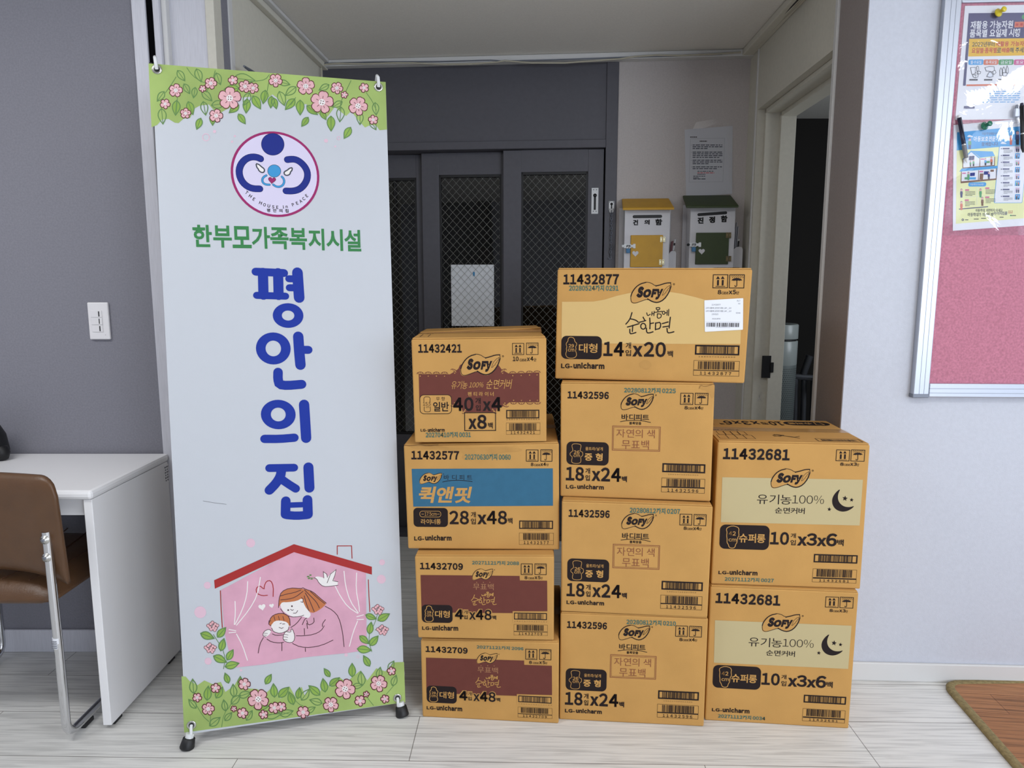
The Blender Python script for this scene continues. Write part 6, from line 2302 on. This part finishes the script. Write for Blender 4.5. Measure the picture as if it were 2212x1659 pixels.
SHEET = [(100, 100), (2000, 100), (2000, 1100), (100, 1100)]


def art_y(A):
    A.stroke([(285, 343), (692, 338)], 48, M['black'], 0)
    for ch_, x0, x1, y0, y1 in (('건', 268, 345, 390, 475), ('의', 442, 522, 390, 466), ('함', 612, 715, 378, 475)):
        A.text(ch_, x0, y0, x1, y1, M['black'], 1, .05)


def art_g(A):
    A.stroke([(1282, 312), (1695, 283)], 46, M['black'], 0)
    for ch_, x0, x1, y0, y1 in (('진', 1263, 1352, 352, 450), ('정', 1440, 1530, 340, 440), ('함', 1622, 1720, 325, 428)):
        A.text(ch_, x0, y0, x1, y1, M['black'], 1, .05)


p0, pa_, pz_ = letter_box('white letter box with mustard yellow roof and door on the grey wall', dict(
    body=[(1350, 459), (1448, 457), (1444, 574), (1347, 575)], roof=[(1345, 455), (1456.5, 453)], roof_d=.145, sheet=SHEET, art=art_y,
    door=[(235, 628), (718, 1120)], heart=(303, 910), hinges=[(724, 693), (708, 1043)], hasp=(215, 797), pocket=(930, 868), locklabel='blue padlock on the hasp of the yellow-doored letter box'),
    M['yellow'], M['yellow'], M['brass'], '건의함', 'letter boxes on the back wall', (1392.5, 432))
# what stands in its pocket
mb = MB()
mb.hexa([bw(p0[0] + .004, .045, pz_ - .07), bw(p0[0] + .012, .045, pz_ - .07), bw(p0[0] + .012, .058, pz_ - .07), bw(p0[0] + .004, .058, pz_ - .07), bw(p0[0] + .016, .045, pz_ + .042), bw(p0[0] + .026, .045, pz_ + .046), bw(p0[0] + .026, .058, pz_ + .046), bw(p0[0] + .016, .058, pz_ + .042)], mat('dark_red_cover', '5e2228', .5))
tag(mb.build('booklet'), 'dark red slim booklet standing in the yellow letter box side pocket', 'booklet')
mb = MB()
q0, q1 = Vector(bw(p0[0] + .018, .052, pz_ - .06)), Vector(bw(p0[0] + .034, .052, pz_ + .052))
mb.tube([q0, q0 + (q1 - q0) * .55], .0036, M['rubber'], 10).tube([q0 + (q1 - q0) * .55, q0 + (q1 - q0) * .75], .0036, M['pvc'], 10).tube([q0 + (q1 - q0) * .75, q0 + (q1 - q0) * .85], .0036, M['rubber'], 10).tube([q0 + (q1 - q0) * .85, q1], .0036, M['pvc'], 10)
tag(mb.build('pen'), 'black and white pen standing in the yellow letter box side pocket', 'pen')

p0, pa_, pz_ = letter_box('white letter box with dark green roof and door beside the yellow one', dict(
    body=[(1489.5, 452), (1588, 448), (1585.5, 572), (1490, 575)], roof=[(1482, 453), (1596, 446)], roof_d=.15, sheet=SHEET, art=art_g,
    door=[(1243, 590), (1733, 1075)], heart=(1325, 877), hinges=[(1740, 628), (1740, 990)], hasp=(1225, 775), pocket=(1957, 805), locklabel='blue padlock on the hasp of the green-doored letter box'),
    M['dgreen'], M['dgreen'], M['bronze'], '진정함', 'letter boxes on the back wall', (1527, 427))
for k, (o_, h_, lab) in enumerate(((.006, .085, 'folded white paper slip nearest the green letter box, in its side pocket'), (.013, .105, 'tall white paper slip in the middle of the green letter box side pocket'), (.020, .088, 'outer white paper slip in the green letter box side pocket'))):
    mb = MB()
    mb.hexa([bw(p0[0] + o_, .03, pz_ - .07), bw(p0[0] + o_ + .0015, .03, pz_ - .07), bw(p0[0] + o_ + .0015, .06, pz_ - .07), bw(p0[0] + o_, .06, pz_ - .07), bw(p0[0] + o_ + .006, .03, pz_ + h_), bw(p0[0] + o_ + .0075, .03, pz_ + h_ + .004), bw(p0[0] + o_ + .0075, .06, pz_ + h_ + .004), bw(p0[0] + o_ + .006, .06, pz_ + h_)], M['white_paper'])
    tag(mb.build('paper_slip'), lab, 'paper', 'paper slips in the green letter box')
mb = MB()
q0, q1 = Vector(bw(p0[0] + .027, .045, pz_ - .06)), Vector(bw(p0[0] + .034, .045, pz_ + .036))
mb.tube([q0, q0 + (q1 - q0) * .9], .004, M['rubber'], 10).tube([q0 + (q1 - q0) * .9, q1], .0036, M['pvc'], 10)
tag(mb.build('pen'), 'black pen with white cap standing in the green letter box side pocket', 'pen')

# ------------------------------------------------------------------ things in the dark room
ap = thing('air_purifier', 'slim grey cylindrical air purifier standing in the dark doorway', 'air purifier', (1.345, 3.52, 0))
AX, AY, AR = 1.345, 3.52, .098
MB().lathe([(.0001, 0), (.10, 0), (.105, .02), (.10, .04), (.05, .06), (.05, .575), (.0001, .58)], (AX, AY, 0), M['rubber'], n=36).build('base', ap)
MB().lathe([(.0001, .58), (AR - .004, .58), (AR, .585), (AR, .865), (AR - .0005, .868)], (AX, AY, 0), M['purmesh'], n=48).build('grille', ap)
g = MB()
for r_ in range(26):
    for k in range(30):
        a_ = PI + PI * (k + .5 * (r_ % 2)) / 30
        c_ = Vector((AX + AR * math.cos(a_), AY + AR * math.sin(a_), .595 + r_ * .0102))
        n_ = Vector((math.cos(a_), math.sin(a_), 0))
        t_ = Vector((-n_.y, n_.x, 0))
        q = [c_ + n_ * .0006 + t_ * x + Vector((0, 0, y)) for x, y in ((-.0028, 0), (0, -.0024), (.0028, 0), (0, .0024))]
        g.add(q, [(0, 1, 2, 3)], M['black'])
g.build('perforation', ap)
MB().lathe([(AR - .0005, .868), (AR + .0005, .870), (AR + .0005, .985), (AR - .002, .988), (.0001, .988)], (AX, AY, 0), M['purifier'], n=48).build('upper_shell', ap)
MB().lathe([(.0001, .986), (AR - .006, .986), (AR - .006, .998), (.0001, .998)], (AX, AY, 0), M['black'], n=48).build('gap_ring', ap)
MB().lathe([(.0001, .998), (AR, .998), (AR + .0005, 1.0), (AR + .0005, 1.066), (AR - .004, 1.072), (AR - .008, 1.068), (.0001, 1.066)], (AX, AY, 0), M['purifier'], n=48).build('top_cap', ap)
MB().lathe([(.0001, 1.0665), (AR - .010, 1.0685), (AR - .010, 1.067)], (AX, AY, 0), M['black'], n=40).build('top_grille', ap)
lg_ = MB()
n_ = Vector((-.42, -.907, 0))
c_ = Vector((AX, AY, .942)) + n_ * (AR + .001)
A = Art(lg_, [(0, 0), (100, 0), (100, 100), (0, 100)], [(-.03, .015), (.03, .015), (.03, -.015), (-.03, -.015)], c_, (-n_.y, n_.x, 0), (0, 0, 1), n_, 0.0004, .0003)
A.disc(48, 50, 11, M['ink'], 0, 20, 22)
A.text('LG', 64, 34, 92, 66, M['ink'], 0, .01)
lg_.build('emblem', ap)
M['dark_grey'] = mat('dark_grey_metal', '55575c', 0.4, metal=0.5)
stnd = thing('folding_stand', 'folded grey metal stand leaning behind the purifier in the dark doorway', 'stand', (1.56, 3.62, 0))
for x, top_ in ((1.490, .79), (1.535, .80), (1.585, .77)):
    MB().tube([(x + .01, 3.58, 0), (x, 3.62, top_)], .014, M['dark_grey'], 12).build('leg', stnd)
MB().tube([(1.47, 3.62, .79), (1.62, 3.60, .78)], .016, M['dark_grey'], 12).build('crossbar', stnd)
MB().tube([(1.53, 3.62, .80), (1.555, 3.61, .90)], .018, M['dark_grey'], 10).build('upright', stnd)
MB().lathe([(.0001, 0), (.034, 0), (.036, .05), (.0001, .052)], (1.605, 3.53, .772), M['rubber'], (0, 1, 0), 20).build('end_cap', stnd)
# clear suction hook on the jamb
sa, sz2 = crp(1645, 857, .002)
sh = MB()
sh.lathe([(.021, .0005), (.020, .002), (.012, .006), (.006, .011), (.0001, .012)], cr(sa, 0, sz2), M['film'], cr_n, 24)
sh.tube([cr(sa, .011, sz2 + .004), cr(sa, .014, sz2 - .012), cr(sa - .006, .020, sz2 - .017)], .0022, M['film'], 8)
tag(sh.build('suction_hook'), 'clear suction hook stuck on the door frame right of the wide carton', 'hook')
# grey rod end showing above the banner, fixed to the corridor's left wall
p_a, p_b = on_plane(527, 143, CL0 + cl_n * .05, cl_n), on_plane(556, 163, CL0 + cl_n * .05, cl_n)
hk = MB()
hk.tube([p_a, p_a + (p_b - p_a) * .5, p_b, p_b + Vector((.0, 0, -.02))], .007, M['alu_line'], 10, rad=[.0035, .006, .0085, .0085])
hk.tube([p_b + Vector((0, 0, -.012)), p_b + Vector((0, 0, -.012)) - cl_n * .05], .008, M['alu_line'], 10)
tag(hk.build('wall_hook'), 'grey hook on the corridor wall, its tip showing above the banner top', 'hook')
